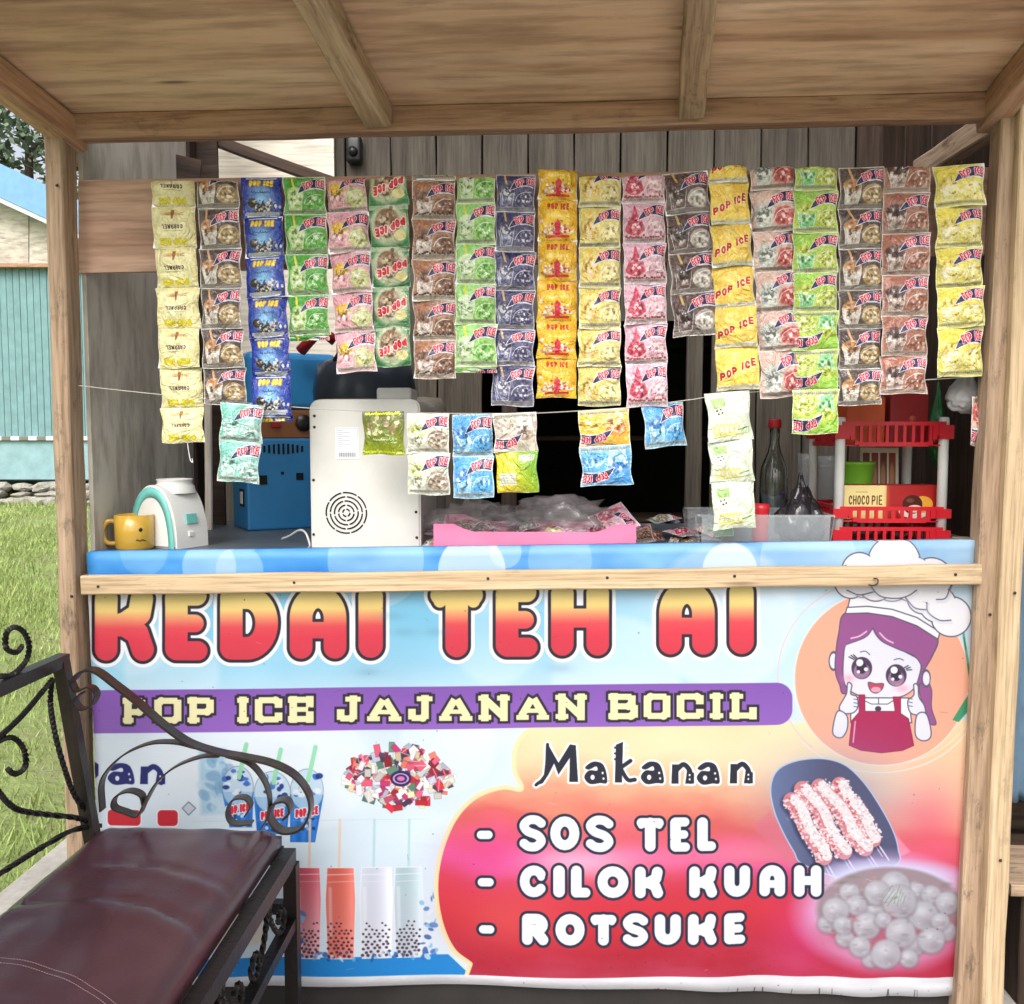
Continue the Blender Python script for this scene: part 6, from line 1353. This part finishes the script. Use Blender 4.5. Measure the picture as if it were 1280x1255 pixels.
for q in TWS: obj('twisted_bar', sweep_mesh(crom([pb(*p) for p in q], 14), rect_sec(.0085, .0085), up=bn, twist=170, smooth=False), M_iron, bench)
# arm at the far end: flat bars bent into scrolls
pa = lambda zx, zy, dy=0: at(zx / 2.535, 760 + zy / 2.535, YB - .02 + dy)
ARM = [([(228, 232), (262, 200), (305, 198), (370, 245), (440, 300), (520, 370), (600, 425), (690, 455), (770, 470), (860, 490), (930, 525), (975, 580), (985, 640), (955, 695), (895, 705), (858, 665), (870, 618), (908, 608), (922, 640), (900, 665)], 'arm_rest', .030, .005),
       ([(228, 232), (245, 262), (285, 248), (308, 272), (292, 308), (258, 318), (240, 292), (262, 268)], 'scroll', .024, .0035),
       ([(625, 440), (560, 425), (480, 427), (400, 460), (345, 510), (322, 560), (325, 640)], 'scroll', .024, .0035),
       ([(700, 466), (640, 470), (560, 500), (500, 550), (462, 615), (440, 655), (400, 645), (362, 628), (370, 595), (410, 578), (448, 590), (458, 620)], 'scroll', .024, .0035),
       ([(720, 466), (790, 490), (835, 540), (855, 600), (850, 660), (830, 695)], 'scroll', .024, .0035),
       ([(800, 680), (740, 680), (722, 645), (740, 605), (778, 600), (796, 625), (780, 655)], 'scroll', .024, .0035)]
for q, nm, w, t_ in ARM: obj(nm, sweep_mesh(crom([pa(*p) for p in q], 8), rect_sec(t_, w), up=Vector((0, 1, 0)), smooth=False), M_iron2, bench)

# ------------------------------------------------------------------ right of the stall: hanging cloth, low plank bench
Y = .45; cv_, cf_ = [], []
for j in range(25):
    for i in range(31):
        px, py = 1236 + i * 9, 640 + j * 15.2; P = at(px, py, Y); P.y += .02 * math.sin(i * 1.1 + j * .12) + .012 * math.sin(i * 2.7) ; cv_.append(P)
for j in range(24):
    for i in range(30): a = j * 31 + i; cf_.append((a, a + 31, a + 32, a + 1))
o = obj('blue_cloth', mesh_from(cv_, cf_, True), plain('blue_cloth', C(98, 126, 148), .8, 0, .2)); o.modifiers.new('thickness', 'SOLIDIFY').thickness = .003; tag(o, 'faded blue cloth hanging outside the stall by the far post', 'cloth')
ra, rb = at(1230, 641, .45), at(1515, 641, .45); rb.z = ra.z
rail = empty('drying_rail', Vector(((ra.x + rb.x) / 2, .98, ra.z)), 'thin wooden rail fixed to the dark planks, carrying the blue cloth', 'rail')
timber('rod', Vector((ra.x + .05, .47, ra.z)), Vector((rb.x, .47, ra.z)), .018, .018, M_dark, rail)
for X in (ra.x + .08, rb.x - .04): timber('bracket', Vector((X, .4795, ra.z)), Vector((X, .99, ra.z)), .02, .02, M_dark, rail)
lb = empty('plank_seat', Vector((at(1400, 1088, .2).x, .2, 0)), 'low rough plank seat outside the far post', 'bench')
A, B = at(1236, 1086, .2), at(1560, 1092, .2); B.z = A.z
timber('seat', A, B, .22, .028, M_post, lb)
for X in (A.x + .06, B.x - .06): timber('leg', Vector((X, .2, FZ)), Vector((X, .2, A.z - .0145)), .05, .18, M_dark, lb, up=Vector((0, 1, 0)))
crate = empty('dark_crate', Vector((at(1330, 1200, .5).x, .55, 0)), 'dark wooden crate below the hanging blue cloth', 'crate')
cc = Vector((at(1330, 1200, .5).x, .78, FZ))
for k in range(4): timber('slat', cc + Vector((-.3, -.15, .05 + k * .1)), cc + Vector((.3, -.15, .05 + k * .1)), .015, .085, M_dark, crate)
for s in (-.29, .29): timber('corner_post', cc + Vector((s, -.131, 0)), cc + Vector((s, -.131, .41)), .03, .02, M_dark, crate, up=Vector((0, 1, 0)))
obj('back_panel', box_mesh(.6, .02, .4), M_dark, crate, T(cc.x, cc.y + .14, FZ + .2))
